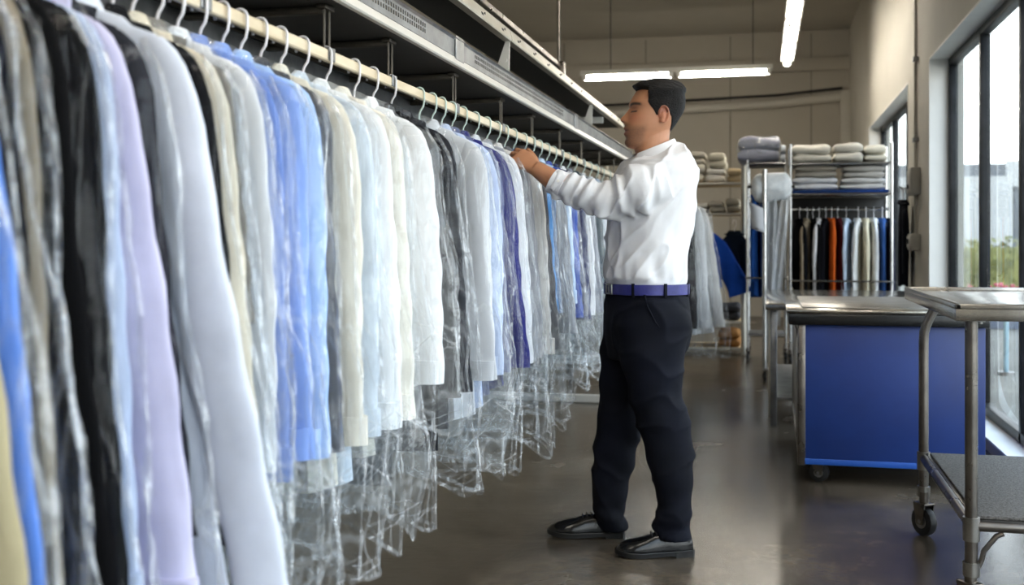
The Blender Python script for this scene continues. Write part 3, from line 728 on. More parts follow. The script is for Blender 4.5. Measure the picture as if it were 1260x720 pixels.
# ---- head frame (centimetres): f forward, l towards the viewer (his left), h up
ya = math.radians(6)
HF = -RV * math.cos(ya) - FV * math.sin(ya); HL = -FV * math.cos(ya) + RV * math.sin(ya)
HO = PM(800, 140, 0.0)
def HW(f, l, h):
    f, l, h = np.broadcast_arrays(np.asarray(f, float), np.asarray(l, float), np.asarray(h, float))
    return HO + (f[..., None] * HF + l[..., None] * HL + h[..., None] * UP) * .01
def HI(p):
    q = (p - HO) * 100; return q @ HF, q @ HL, q[..., 2]
prof = np.array([  # h, front, back, half width
 (-13.3, 6.8, 3.0, 1.6), (-12.7, 8.7, .5, 3.2), (-11.6, 9.35, -1.6, 4.3), (-10.4, 9.5, -3.4, 4.95), (-9.2, 9.35, -5, 5.4), (-8, 9.5, -6.4, 5.9), (-6, 9.6, -8.0, 6.5), (-4, 9.4, -9.4, 6.85), (-2, 9.05, -10.7, 7.0),
 (0, 8.4, -11.7, 7.15), (2, 7.75, -12.3, 7.35), (4, 7.9, -12.6, 7.5), (6, 6.75, -12.5, 7.5), (8, 5.5, -12.0, 7.1), (9.5, 4.1, -11, 6.2), (10.7, 2.1, -9.3, 4.8), (11.4, -.2, -7.2, 3.0), (11.8, -2.6, -4.6, .7)])
def head_surface(hh, ph, extra=0.0):
    fr = np.interp(hh, prof[:, 0], prof[:, 1]); bk = np.interp(hh, prof[:, 0], prof[:, 2]); w = np.interp(hh, prof[:, 0], prof[:, 3])
    c = bk + (fr - bk) * .48
    cp, sp = np.cos(ph), np.sin(ph)
    ex = np.where(cp > 0, 2 / 2.25, 2 / 2.1)
    f = c + np.where(cp > 0, fr - c, c - bk) * np.sign(cp) * np.abs(cp) ** ex
    l = w * np.sign(sp) * np.abs(sp) ** .95
    front = smooth01((cp - .05) / .35)
    G = lambda x, m, s: np.exp(-((x - m) / s) ** 2)
    al = np.abs(l)
    nz = np.interp(hh, [-5, -4.3, -3.7, -3.1, -2.4, -1.6, -.6, .4, 1.4, 2.4], [0, .25, .9, 1.9, 2.45, 2.15, 1.45, .85, .35, 0])
    ns_ = np.interp(hh, [-4, -2.6, -.5, 2], [1.5, 1.25, .85, .8])
    df = nz * np.exp(-np.abs(l / ns_) ** 2.4)
    df += .75 * G(al, 1.55, .55) * G(hh, -2.9, .75)                       # nostril wings
    df += .62 * G(l, 0, 2.0) * G(hh, -5.55, .65) + .6 * G(l, 0, 1.8) * G(hh, -7.75, .75) - .55 * G(l, 0, 2.3) * G(hh, -6.6, .33) - .25 * G(l, 0, 2.2) * G(hh, -9.3, .7)
    df += .35 * G(l, 0, 1.8) * G(hh, -11.2, 1.1)
    df += -.95 * G(al, 3.1, 1.35) * G(hh, .9, 1.15) + .62 * G(al, 3.2, .95) * G(hh, .55, .62)   # socket, lid
    df += .45 * G(al, 2.8, 2.0) * G(hh, 2.9, .8) + .3 * G(al, 4.9, 1.5) * G(hh, -1.6, 1.5)
    f = f + df * front + extra * cp; l = l + extra * sp * .98
    return f, l
NH, NP = 110, 120
hh = np.concatenate([np.linspace(-13.3, 10.4, NH - 10), np.linspace(10.6, 11.8, 10)]); php = np.linspace(0, 2 * PI, NP, endpoint=False)
HH, PP = np.meshgrid(hh, php, indexing='ij')
f_, l_ = head_surface(HH, PP)
body = MB(); body.loft(HW(f_, l_, HH))
# ears: rim, bowl and lobe, leaning back
for s in (1, -1):
    ec = np.array([-3.4, 7.1 * s, -1.0])
    rim = []
    for a in np.linspace(-2.2, 3.0, 22):
        rim.append(HW(ec[0] - 1.75 * math.cos(a + .25) * 1.0 - .25 * math.sin(a), ec[1] + s * (.75 + .35 * math.cos(a)), ec[2] + 3.0 * math.sin(a + .15)))
    body.tube(rim, [.0035] + [.0042] * 20 + [.0035], 8)
    body.sphere(HW(ec[0] + .1, ec[1] + .05 * s, ec[2] - .2), (.012, .012, .024), 12, 9)
    body.sphere(HW(ec[0] + .75, ec[1] + .45 * s, ec[2] - 2.35), (.0075, .006, .0095), 10, 8)
    body.sphere(HW(ec[0] + 1.25, ec[1] + .3 * s, ec[2] - .4), (.005, .004, .008), 10, 8)
def ring(c, ax, ay, hx, hy, n=28, p=2.2):
    t = np.linspace(0, 2 * PI, n, endpoint=False); k = 2 / p
    cx = np.sign(np.cos(t)) * np.abs(np.cos(t)) ** k; cy = np.sign(np.sin(t)) * np.abs(np.sin(t)) ** k
    return np.array(c) + hx * cx[:, None] * np.array(ax) + hy * cy[:, None] * np.array(ay)
# neck
NK = [(-3.0, -2.8, 5.6, 5.6), (-8, -1.4, 5.9, 5.6), (-11, -.7, 6.3, 5.9), (-14, -1.0, 6.8, 6.4), (-17, -2.4, 6.6, 6.6), (-20, -3.2, 6.4, 6.8), (-26, -3.2, 6, 7)]
body.loft([ring(HW(f, 0, h), HF, HL, a * .01, w * .01) for h, f, a, w in NK])
# torso frame (turned a little towards the viewer)
tr = math.radians(20)
TF = -RV * math.cos(tr) - FV * math.sin(tr); TL = -FV * math.cos(tr) + RV * math.sin(tr)
tor = [(214, 808, .07, .09), (222, 806, .10, .145), (235, 806, .112, .16), (250, 803, .115, .16), (280, 800, .115, .155), (320, 797, .11, .145), (355, 796, .115, .15), (395, 797, .12, .16), (425, 797, .10, .15)]
body.loft([ring(PM(u, v), TF, TL, a, w) for v, u, a, w in tor])
# ---- arms: joints
SHL, ELL, WRL = PM(818, 219, -.165), PM(744, 249, -.13), PM(658, 206.5, -.055)
SHR, ELR, WRR = PM(786, 228, .17), PM(765, 252, .25), PM(742, 235, .2)
def limb(mb, pts, rad, n=20, sub=6):
    P, Rr = [], []
    for i in range(len(pts) - 1):
        for t in np.linspace(0, 1, sub, endpoint=False): P.append(pts[i] * (1 - t) + pts[i + 1] * t); Rr.append(rad[i] * (1 - t) + rad[i + 1] * t)
    P.append(pts[-1]); Rr.append(rad[-1]); mb.tube(P, Rr, n)
limb(body, [SHL, ELL, PM(715, 236, -.105), PM(682, 222.5, -.075), WRL], [.046, .043, .046, .041, .0285])
limb(body, [SHR, ELR, WRR], [.042, .04, .03])
def nrm(a): return a / np.linalg.norm(a)
def hand(mb, wr, fwd, back, spread, curls, thumb):
    """wr wrist centre; fwd along the hand; back = out of the back of the hand; thumb side = lat"""
    fwd = nrm(fwd); back = nrm(back - fwd * back.dot(fwd)); lat = np.cross(fwd, back) * spread
    ringp = []
    for s, w, t, o in ((-.02, .027, .024, 0), (0, .028, .022, 0), (.025, .035, .0205, .002), (.055, .0425, .0175, .002), (.08, .043, .0145, .001), (.092, .039, .011, 0)):
        ringp.append(ring(wr + fwd * s + lat * o, lat, back, w, t, 20, 2.6))
    mb.loft(ringp)
    ofs = [.031, .0105, -.011, -.031]; lens = [.074, .082, .076, .060]; rad = [.0092, .0095, .009, .008]
    for k in range(4):
        p = wr + fwd * (.082 - .004 * abs(k - 1)) + lat * ofs[k]; ang = 0.0; P = [wr + fwd * .05 + lat * ofs[k] * .8, p]; Rr = [rad[k], rad[k] * 1.12]
        for j, fr in enumerate((.45, .31, .24)):
            ang += math.radians(curls[k][j]); dr = fwd * math.cos(ang) - back * math.sin(ang) + lat * (ofs[k] * 2.0)
            q = p + nrm(dr) * lens[k] * fr
            P += [p * .5 + q * .5, q]; Rr += [rad[k] * (1 - .06 * j), rad[k] * (1.02 - .1 * j)]; p = q
        P.append(p + nrm(dr) * .004); Rr.append(rad[k] * .45); mb.tube(P, Rr, 10)
    b0 = wr + fwd * .012 + lat * .022; d1 = nrm(fwd * thumb[0] + lat * thumb[1] - back * thumb[2]); d2 = nrm(d1 + fwd * .35 - lat * .1 - back * .12)
    P = [b0, b0 + d1 * .022, b0 + d1 * .045, b0 + d1 * .045 + d2 * .018, b0 + d1 * .045 + d2 * .034, b0 + d1 * .045 + d2 * .039]
    mb.tube(P, [.0145, .0145, .0115, .0112, .0095, .004], 12)
hand(body, WRL, -RV * .72 + UP * .48 + FV * .30, -FV * .78 + UP * .58 - RV * .1, 1, [(22, 40, 22), (30, 44, 26), (38, 46, 30), (44, 48, 30)], (.8, .55, .2))
hand(body, WRR, -RV * .85 + UP * .1 + FV * .1, -FV * .6 + UP * .7, -1, [(30, 50, 35)] * 4, (.7, .5, .45))
# ---- legs (inside the trousers)
HIPL, KNL, ANL = PM(800, 400, -.09), PM(819, 515, -.12), PM(831, 648, -.12)
HIPR, KNR, ANR = PM(785, 400, .09), PM(757, 510, .12), PM(752, 628, .13)
limb(body, [HIPL, KNL, ANL], [.078, .05, .034]); limb(body, [HIPR, KNR, ANR], [.078, .05, .034])
for A, s in ((ANL, -1), (ANR, 1)):
    limb(body, [A, A - RV * .01 - UP * .05], [.03, .022], 14, 4)
bme = remesh(body, .0034, 2, .5)
co, no = mesh_np(bme)
# ---- hair outline in side view (f, h); signed distance to the polygon
def uvp(x, y): return ((800 - (740 + x / 6.0)) * PX * 100, (140 - (80 + y / 6.0)) * PX * 100)
hair_poly = np.array([uvp(*q) for q in [(258, 186), (290, 190), (326, 203), (318, 240), (312, 288), (330, 318), (352, 345), (372, 384), (386, 388), (400, 372), (430, 362), (468, 366), (490, 392), (494, 440), (490, 500), (512, 522), (545, 534), (580, 470), (650, 300), (640, 190), (560, 90), (420, 60), (300, 60), (235, 110), (240, 170)]])
def sdist(f, h):
    P = hair_poly; d = np.full(f.shape, 1e9); ins = np.zeros(f.shape, bool)
    for i in range(len(P)):
        a, b2 = P[i], P[(i + 1) % len(P)]; e = b2 - a
        t = np.clip(((f - a[0]) * e[0] + (h - a[1]) * e[1]) / (e @ e), 0, 1)
        d = np.minimum(d, np.hypot(f - a[0] - t * e[0], h - a[1] - t * e[1]))
        c = ((a[1] > h) != (b2[1] > h)) & (f < (b2[0] - a[0]) * (h - a[1]) / (b2[1] - a[1] + 1e-12) + a[0]); ins ^= c
    return np.where(ins, d, -d)
# ---- skin colours
f, l, h = HI(co); al = np.abs(l)
base = np.tile(np.array(srgb(172, 120, 88)[:3]), (len(co), 1))
nse = vnoise(co * 60, 3)[:, None]; base *= 1 + .06 * nse
face = (h > -16) & (np.hypot(f, l) < 16) & (h < 13)
def blend(mask, rgb):
    global base
    w = np.clip(mask, 0, 1)[:, None] * face[:, None]; base = base * (1 - w) + np.array(srgb(*rgb)[:3]) * w
G = lambda x, m, s: np.exp(-((x - m) / s) ** 2)
ff = smooth01((f - 2) / 2)
grain = .75 + .25 * vnoise(co * 900, 5)
blend(.5 * G(al, 4.2, 2.2) * G(h, -2, 2) * ff, (176, 104, 78))
jaw = smooth01((-h - 4.2) / 2.2) * smooth01((h + 13.8) / 1.5) * smooth01((f - (1.5 - (h + 4) * .15)) / 2.5)
blend(.58 * jaw * grain, (62, 47, 40))
blend(.97 * G(l, 0, 3.0) * G(h, -4.75, .75) * smooth01((f - 7.5) / 1.2) * grain, (34, 24, 20))
blend(.85 * G(l, 0, 2.4) * G(h, -10.7, 1.7) * smooth01((f - 7.6) / 1.2) * grain, (44, 33, 28))
blend(.75 * G(l, 0, 2.1) * (G(h, -6.0, .45) + G(h, -7.4, .55)) * smooth01((f - 8) / 1), (134, 72, 62))
blend(.9 * G(h, -6.62, .17) * G(l, 0, 2.4) * smooth01((f - 8) / 1), (62, 30, 28))
brow = smooth01(1.35 - np.abs(h - (3.15 - .10 * (al - 3) ** 2 + .12 * (al - 2))) / .62) * smooth01((al - 1.0) / .5) * smooth01((6.0 - al) / .8) * ff
blend(.95 * brow, (22, 16, 14))
lash = smooth01(1.4 - np.abs(h - (.42 - .04 * (al - 3) ** 2)) / .34) * smooth01((al - 1.7) / .4) * smooth01((4.9 - al) / .5) * ff
blend(.95 * lash, (20, 14, 13))
blend(.5 * G(al, 3.2, 1.6) * G(h, 1.5, .9) * ff, (112, 70, 50))
blend(.8 * G(al, .8, .35) * G(h, -3.25, .25) * smooth01((f - 9) / .6), (60, 30, 24))
sd = sdist(f, h)
blend(.85 * smooth01((sd + .35) / .7) * (h > -10) * grain, (38, 31, 29))
earm = (al > 7.0) & (f > -6) & (f < -1) & (h < 2.2) & (h > -5)
blend(.35 * earm.astype(float), (186, 104, 82))
ca_ = bme.color_attributes.new('Col', 'FLOAT_COLOR', 'POINT')
ca_.data.foreach_set('color', np.concatenate([base, np.ones((len(co), 1))], 1).ravel())
finish(bme, 180, False)
o = np.array(ROOT[mroot]); mesh_set(bme, co - o)
link(bme, 'body', skin_m, mroot)
# ---- hair shell
NH2, NP2 = 150, 200
hh2 = np.linspace(-9.5, 11.79, NH2); HH, PP = np.meshgrid(hh2, np.linspace(0, 2 * PI, NP2, endpoint=False), indexing='ij')
f0, l0 = head_surface(HH, PP)
sd = sdist(f0, HH)
top = smooth01((HH - 5.2 - .12 * (-f0 - 2)) / 2.6)
thick_top = 1.75 + .55 * smooth01((f0 + 1) / 5)                 # fuller at the front
tck = (.42 + .45 * smooth01((-f0 - 6) / 5) * smooth01((HH + 3) / 5) + (thick_top - .42) * top) * smooth01((sd + .1) / .55)
tck = np.where(sd < -.1, -.55, tck - .1)
strand = vnoise(np.stack([f0 * .35 + HH * .25, l0 * 2.6, HH * 2.2 - f0 * .5], -1), 21) + .5 * vnoise(np.stack([f0 * .6, l0 * 6, HH * 5 - f0], -1), 22)
tck = tck + np.where(sd > .2, .13 * strand * (.35 + top), 0)
fr_ = np.interp(HH, prof[:, 0], prof[:, 1]); bk_ = np.interp(HH, prof[:, 0], prof[:, 2])
cen = np.stack([np.full(HH.shape, -3.0), 0 * HH, np.minimum(HH, 4.5)], -1)
vec = np.stack([f0, l0, HH], -1) - cen; vec /= np.linalg.norm(vec, axis=-1, keepdims=True)
q = np.stack([f0, l0, HH], -1) + vec * tck[..., None]
q[..., 0] += .5 * top * smooth01((f0 - 1.5) / 3) * (tck > 0)                  # quiff swept forward
hair_m = noise_mat('black_hair', srgb(6, 5, 5), srgb(20, 16, 15), 60, .6, 0, 5, .6, 240, stretch=(.5, 1, 1.6), spec=.2)
MB().loft(HW(q[..., 0], q[..., 1], q[..., 2])).build('hair', hair_m, mroot, 80)

# ---- shirt
sh = MB()
shr = [(183, 812, .058, .066, 0), (187, 811, .085, .105, 0), (192, 810, .105, .145, 0), (199, 808, .122, .175, 0), (212, 806, .138, .188, 0), (232, 803, .149, .188, 0), (256, 800.5, .152, .182, 0), (285, 798, .149, .176, 0), (310, 795, .145, .172, 0), (332, 793.5, .147, .17, 0), (342, 794, .148, .168, 0), (349, 795, .143, .163, 0), (354, 795, .132, .152, 0), (366, 795, .124, .145, 0)]
def tilt(v): return float(np.interp(v, [183, 187, 192, 199], [.36, .32, .2, 0]))
def tring(v, u, a, w):
    r_ = ring(PM(u, v), TF, TL, a, w, 44, 2.25); f_ = (r_ - PM(u, v)) @ TF
    return r_ - f_[:, None] * UP * tilt(v)
sh.loft([tring(v, u, a, w) for v, u, a, w, _ in shr])
def sleeve(mb, pts, rad, seed, amp=1.0):
    P, Rr = [], []
    for i in range(len(pts) - 1):
        for t in np.linspace(0, 1, 14, endpoint=False): P.append(pts[i] * (1 - t) + pts[i + 1] * t); Rr.append(rad[i] * (1 - t) + rad[i + 1] * t)
    P.append(pts[-1]); Rr.append(rad[-1]); P = np.array(P)
    for _ in range(4): P[1:-1] = .25 * P[:-2] + .5 * P[1:-1] + .25 * P[2:]
    n = 36; rings = []; prev = None; s = 0
    for i in range(len(P)):
        t = nrm(P[min(i + 1, len(P) - 1)] - P[max(i - 1, 0)])
        n1 = np.cross(t, UP) if prev is None else prev - t * prev.dot(t); n1 = nrm(n1); prev = n1; n2 = np.cross(t, n1)
        if i: s += np.linalg.norm(P[i] - P[i - 1])
        a = np.linspace(0, 2 * PI, n, endpoint=False)
        fold = np.sin(s * 95 + 2.2 * np.sin(a + seed) + 1.3 * np.sin(2 * a)) * .5 + np.sin(s * 150 + 3 * np.cos(a * 1 + seed * 2)) * .35
        k = smooth01(s / .12) * (1 - .75 * smooth01((s - .40) / .05))
        rr = Rr[i] + amp * .0125 * fold * k * (1 - .5 * np.sin(a) * 0)
        rings.append(P[i] + (rr * np.cos(a))[:, None] * n1 + (rr * np.sin(a))[:, None] * n2)
    mb.loft(rings)
sleeve(sh, [PM(817, 224, -.135), PM(787, 234, -.15), PM(752, 246.5, -.13), PM(722, 239, -.11), PM(700, 231, -.09), PM(684, 225.5, -.078)], [.078, .092, .072, .060, .054, .044], 1.0)
sleeve(sh, [PM(790, 228, .15), PM(775, 240, .2), PM(765, 250, .235), PM(750, 244, .215)], [.075, .07, .06, .045], 2.0)
sme = remesh(sh, .0052, 4, .5)
co, no = mesh_np(sme)
cc = (co - PM(800, 260))
ua = cc @ RV; ud = cc @ FV; uz = cc[:, 2]
ons = np.hypot(ua, ud) < .26
ar = smooth01((.02 - ua) / .1)
w1 = vnoise(np.stack([ua * 14 + uz * 9, ud * 12, uz * 4 - ua * 3], -1), 31); w2 = 1 - np.abs(vnoise(np.stack([ua * 16 - uz * 11, ud * 14, uz * 5 + ua * 3], -1), 32))
w3 = vnoise(np.stack([ua * 30, ud * 30, uz * 4], -1), 33)
lowz = smooth01((-uz - .12) / .12)
amp = .004 * w1 + .011 * (w2 ** 4 - .25) + .008 * w3 * lowz
amp = amp * (1 - smooth01((-uz - .24) / .03))
co = co + no * amp[:, None]
finish(sme, 180, False); mesh_set(sme, co - o)
shirt_m = noise_mat('white_shirt_cotton', srgb(218, 218, 221), srgb(228, 228, 231), 6, .8, 0, 4, .15, 500, spec=.2)
link(sme, 'shirt', shirt_m, mroot); SHN = 'shirt'
# collar
cl = MB(); n = 48
t = np.linspace(.16 * PI, 1.84 * PI, n)               # 0 = front; gap at the throat
fr = (1 + np.cos(t)) / 2
def cring(dz, dr, tip=0.):
    rf, rl = 7.6 + dr, 6.9 + dr
    fc = -1.3
    f = fc + rf * np.cos(t); l = rl * np.sin(t)
    hgt = -9.3 - 6.2 * fr - dz - tip * fr ** 6
    return HW(f, l, hgt)
stack = np.array([cring(3.2, .1), cring(.4, -.1), cring(0, .15), cring(.2, .45), cring(2.2, 1.5, 1.4), cring(4.5, 2.5, 3.2), cring(4.55, 2.2, 3.2), cring(2.0, 1.1, 1.0)])
cl.loft(stack, (False, False), closed=False)
cl.build('collar', shirt_m, SHN, 40)
# cuff and its button
dirc = nrm(PM(664, 211, -.06) - PM(700, 231, -.09))
c0, c1 = PM(694, 228.5, -.085), PM(679.5, 222, -.073)
n1 = nrm(np.cross(dirc, FV)); n2 = np.cross(dirc, n1)
cu = MB(); cu.loft([ring(c, n1, n2, r, r * .95, 36, 2) for c, r in ((c0, .046), (c0, .0505), (c0 * .5 + c1 * .5, .0495), (c1, .0485), (c1, .043), (c0 * .3 + c1 * .7, .040))], (False, False))
cu.build('cuff', shirt_m, SHN, 40)
bp_ = c0 * .45 + c1 * .55 - FV * .0475 + UP * .004
MB().tube([bp_, bp_ - FV * .004], .0052, 12).build('button', BUTTON, SHN)

# ---- trousers
tr_ = MB()
hip = [(358, 795, .132, .155), (366, 795.5, .142, .162), (385, 796, .15, .17), (405, 796, .152, .172), (425, 795, .142, .165), (440, 793, .12, .15)]
tr_.loft([ring(PM(u, v), TF, TL, a, w, 40, 2.3) for v, u, a, w in hip])
def leg(mb, rows, d0, d1, seed):
    rings = []
    v0, v1 = rows[0][0], rows[-1][0]
    R_ = np.array(rows, float)
    for v in np.arange(v0, v1 + .1, 3.0):
        ul, ur = np.interp(v, R_[:, 0], R_[:, 1]), np.interp(v, R_[:, 0], R_[:, 2]); k = (v - v0) / (v1 - v0); d = d0 + (d1 - d0) * k
        sc = (ZM + d) / FPX; hx = (ur - ul) / 2 * sc; hy = np.interp(k, [0, .3, .6, 1], [.098, .09, .076, .066])
        hm = smooth01((k - .8) / .2)
        a = np.linspace(0, 2 * PI, 36, endpoint=False)
        fo = .004 * np.sin(v * .16 + 2 * np.cos(a + seed)) * (.6 + 2.0 * hm) + .005 * np.sin(v * .33 + 3 * np.sin(a) + seed) * hm
        c = PT((ul + ur) / 2, v, ZM + d)
        rings.append(c + ((hx + fo) * np.cos(a))[:, None] * RV + ((hy + fo) * np.sin(a))[:, None] * FV)
    mb.loft(rings)
leg(tr_, [(368, 772, 834), (384, 762, 845), (400, 757, 850), (430, 762, 843), (480, 772, 839), (505, 778, 844), (530, 786, 851), (560, 794, 854), (600, 806, 853), (625, 808, 851), (640, 806, 850), (652, 804, 852), (662, 806, 853)], -.085, -.125, 1)
leg(tr_, [(368, 758, 812), (384, 746, 814), (400, 741, 815), (430, 738, 812), (480, 737, 804), (510, 735, 795), (530, 733, 788), (560, 730, 783), (590, 728, 774), (612, 727, 769), (622, 731, 769), (636, 732, 769), (651, 736, 770)], .08, .125, 3)
tme = remesh(tr_, .0065, 9, .5)
co, no = mesh_np(tme)
q = co - PM(800, 420); ua, ud, uz = q @ RV, q @ FV, q[:, 2]
w2 = 1 - np.abs(vnoise(np.stack([ua * 7 + uz * 5, ud * 7, uz * 9 - ua * 5], -1), 41)); w1 = vnoise(np.stack([ua * 12, ud * 12, uz * 6], -1), 42)
co = co + no * (.010 * (w2 ** 3 - .3) + .003 * w1)[:, None]
finish(tme, 180, False); mesh_set(tme, co - o)
trm = noise_mat('navy_wool_trousers', srgb(7, 9, 17), srgb(12, 15, 27), 5, .8, 0, 4, .25, 800, spec=.15)
link(tme, 'trousers', trm, mroot)
pk = MB(); pk.tube([PM(793, 363, -.172), PM(797, 378, -.183), PM(806, 396, -.186), PM(812, 404, -.182)], .0035, 8); pk.build('side_pocket', trm, 'trousers')
pk = MB(); pk.tube([PM(826, 376, -.15), PM(843, 374, -.10)], .0035, 8); pk.build('back_pocket', trm, 'trousers')
# belt
bl_ = MB(); bl_.loft([ring(PM(795, v), TF, TL, a + .149, a + .17, 60, 2.25) for v, a in ((361.5, -.004), (361, .0025), (349, .0035), (348.5, -.003))], (False, False))
bo = bl_.build('belt', noise_mat('blue_leather_belt', srgb(34, 36, 100), srgb(48, 50, 124), 20, .4, 0, 4, .1, 200), mroot, 40)
Mb = Matrix(((TL[0], TF[0], 0, 0), (TL[1], TF[1], 0, 0), (TL[2], TF[2], 1, 0), (0, 0, 0, 1)))
pc = PM(795, 355) + TF * .153
bk = MB()
for (x0, x1, z0, z1) in ((-.026, .026, .014, .02), (-.026, .026, -.02, -.014), (-.026, -.02, -.02, .02), (.02, .026, -.02, .02), (-.003, .003, -.016, .016)):
    bk.box(x0, x1, -.003, .004, z0, z1, .0015, Matrix.Translation(Vector(pc)) @ Mb)
bk.build('buckle', M['galv'], bo.name)
for a in (.75, 1.5, 2.3, 3.14, 4.0, 4.8, 5.5):
    lp = PM(795, 355) + TF * .156 * math.cos(a) + TL * .177 * math.sin(a)
    od = nrm(TF * math.cos(a) + TL * math.sin(a)); sd_ = np.cross(UP, od)
    Ml = Matrix(((od[0], sd_[0], 0, lp[0]), (od[1], sd_[1], 0, lp[1]), (0, 0, 1, lp[2]), (0, 0, 0, 1)))
    MB().box(-.003, .003, -.006, .006, -.026, .024, .0015, Ml).build('belt_loop', trm, bo.name)

# ---- shoes
leather = noise_mat('black_polished_leather', srgb(8, 8, 9), srgb(16, 16, 17), 8, .16, 0, 4, .06, 60, spec=.35)
solem = paint('black_shoe_sole', (12, 12, 13), .45)
def shoe(heel, ang, Ln=.288):
    """heel = floor point of the heel's back; toe direction = -RV turned by ang"""
    fw = -RV * math.cos(ang) - FV * math.sin(ang); la = np.cross(UP, fw)
    Wd = lambda s, x, z: heel + fw * s * Ln + la * x + UP * z
    sl = MB(); st = [(0, .022, 0), (.03, .029, 0), (.12, .033, 0), (.3, .031, 0), (.5, .037, .003), (.68, .046, .002), (.82, .043, .004), (.93, .031, .009), (.985, .014, .013), (1, .004, .014)]
    R1 = []
    for s, w, z0 in st:
        zt_ = .024 if s < .3 else .017 + z0 * .6
        zb_ = 0 if s < .3 else (z0 if s > .45 else .006)
        R1.append([Wd(s, -w, zb_), Wd(s, -w * 1.03, zt_), Wd(s, w * 1.03, zt_), Wd(s, w, zb_)])
    sl_o = None
    up = MB(); st2 = [(.01, .018, .05, .9), (.03, .026, .072, .9), (.1, .032, .084, .9), (.2, .033, .088, .8), (.3, .033, .092, .7), (.4, .033, .088, .8), (.5, .037, .086, .9), (.62, .043, .074, 1), (.75, .044, .066, 1), (.86, .039, .058, 1), (.94, .029, .047, 1), (.98, .016, .036, 1), (.995, .005, .026, 1)]
    R2 = []
    for s, w, ht, _ in st2:
        a = np.linspace(-.5, PI + .5, 22); zc_ = .022
        rr = [Wd(s, w * np.sign(math.cos(q)) * abs(math.cos(q)) ** .8 * (1 if math.sin(q) > 0 else .97), max(.012, zc_ + (ht - zc_) * math.sin(q) if math.sin(q) > 0 else zc_ + .012 * math.sin(q))) for q in a]
        R2.append(rr)
    up.loft(R2); uo = up.build('shoe', leather, mroot, 60)
    sl.loft(R1).build('sole', solem, uo.name, 35)
    hl = MB(); hl.loft([[Wd(s, -w, 0), Wd(s, -w, .024), Wd(s, w, .024), Wd(s, w, 0)] for s, w in ((-.004, .02), (.02, .03), (.24, .034))]); hl.build('heel', solem, uo.name, 30)
    lc = MB()
    for k in range(4):
        s = .37 + .055 * k; zz = np.interp(s, [.3, .4, .5, .62], [.096, .094, .09, .076])
        lc.tube([Wd(s, -.02, zz - .008), Wd(s + .008, 0, zz + .003), Wd(s, .02, zz - .008)], .0022, 6)
    lc.tube([Wd(.36, -.026, .083), Wd(.34, -.008, .1), Wd(.36, 0, .098), Wd(.34, .008, .1), Wd(.36, .026, .083)], .0022, 6)
    lc.build('lace', M['black'], uo.name)
    wl = MB(); wl.tube([Wd(s, w * 1.02, z) for s, w, z in ((.05, .031, .024), (.3, .033, .02), (.5, .038, .02), (.68, .047, .019), (.82, .044, .021), (.93, .032, .025), (.99, .01, .028))], .003, 6); wl.tube([Wd(s, -w * 1.02, z) for s, w, z in ((.05, .031, .024), (.3, .033, .02), (.5, .038, .02), (.68, .047, .019), (.82, .044, .021), (.93, .032, .025), (.99, .01, .028))], .003, 6)
    wl.build('welt', solem, uo.name)
def flo(u, zc): p = PT(u, 0, zc); p[2] = 0; return p
shoe(flo(853, 4.02), math.radians(4), .290)
shoe(flo(768, 4.27), math.radians(-2), .300)
# ================================================================== CARTS AND TABLES
def caster(name, p, r, parent, wide=.03, swivel=0., ht=None):
    """swivel caster: fork (parent part) with wheel and hub as sub-parts; p = floor point"""
    x, y, z = p; ht = ht or r * 2 + .045
    f = MB()
    for s in (-1, 1): f.loft([[(x + s * (wide / 2 + .006) + dx, y - .016, r * .8), (x + s * (wide / 2 + .006) + dx, y + .016, r * .8), (x + s * (wide / 2 + .006) + dx, y + .034, r * 2 + .012), (x + s * (wide / 2 + .006) + dx, y - .03, r * 2 + .012)] for dx in (-.002, .002)])
    f.box(x - wide / 2 - .008, x + wide / 2 + .008, y - .03, y + .034, r * 2 + .008, r * 2 + .016, .002)
    f.cyl((x, y, r * 2 + .012), (x, y, ht), .018, 14)
    def sw(mb):
        c_, s_ = math.cos(swivel), math.sin(swivel)
        mb.v = [(x + (q[0] - x) * c_ - (q[1] - y) * s_, y + (q[0] - x) * s_ + (q[1] - y) * c_, q[2]) for q in mb.v]; return mb
    fo = sw(f).build(name, M['steel_dark'], parent, 30)
    yw = y
    w = MB(); rr = [(-.5, r * .86), (-.42, r * .97), (-.2, r), (.2, r), (.42, r * .97), (.5, r * .86)]
    w.loft([[(x + k * wide, yw + q * math.cos(a), r + q * math.sin(a)) for a in np.linspace(0, 2 * PI, 28, endpoint=False)] for k, q in rr])
    sw(w).build('wheel', M['black'], fo.name, 45)
    h = MB(); h.cyl((x - wide * .56, yw, r), (x + wide * .56, yw, r), r * .5, 18); h.cyl((x - wide * .75, yw, r), (x + wide * .75, yw, r), r * .16, 10); sw(h).build('hub', M['galv'], fo.name)
    return fo

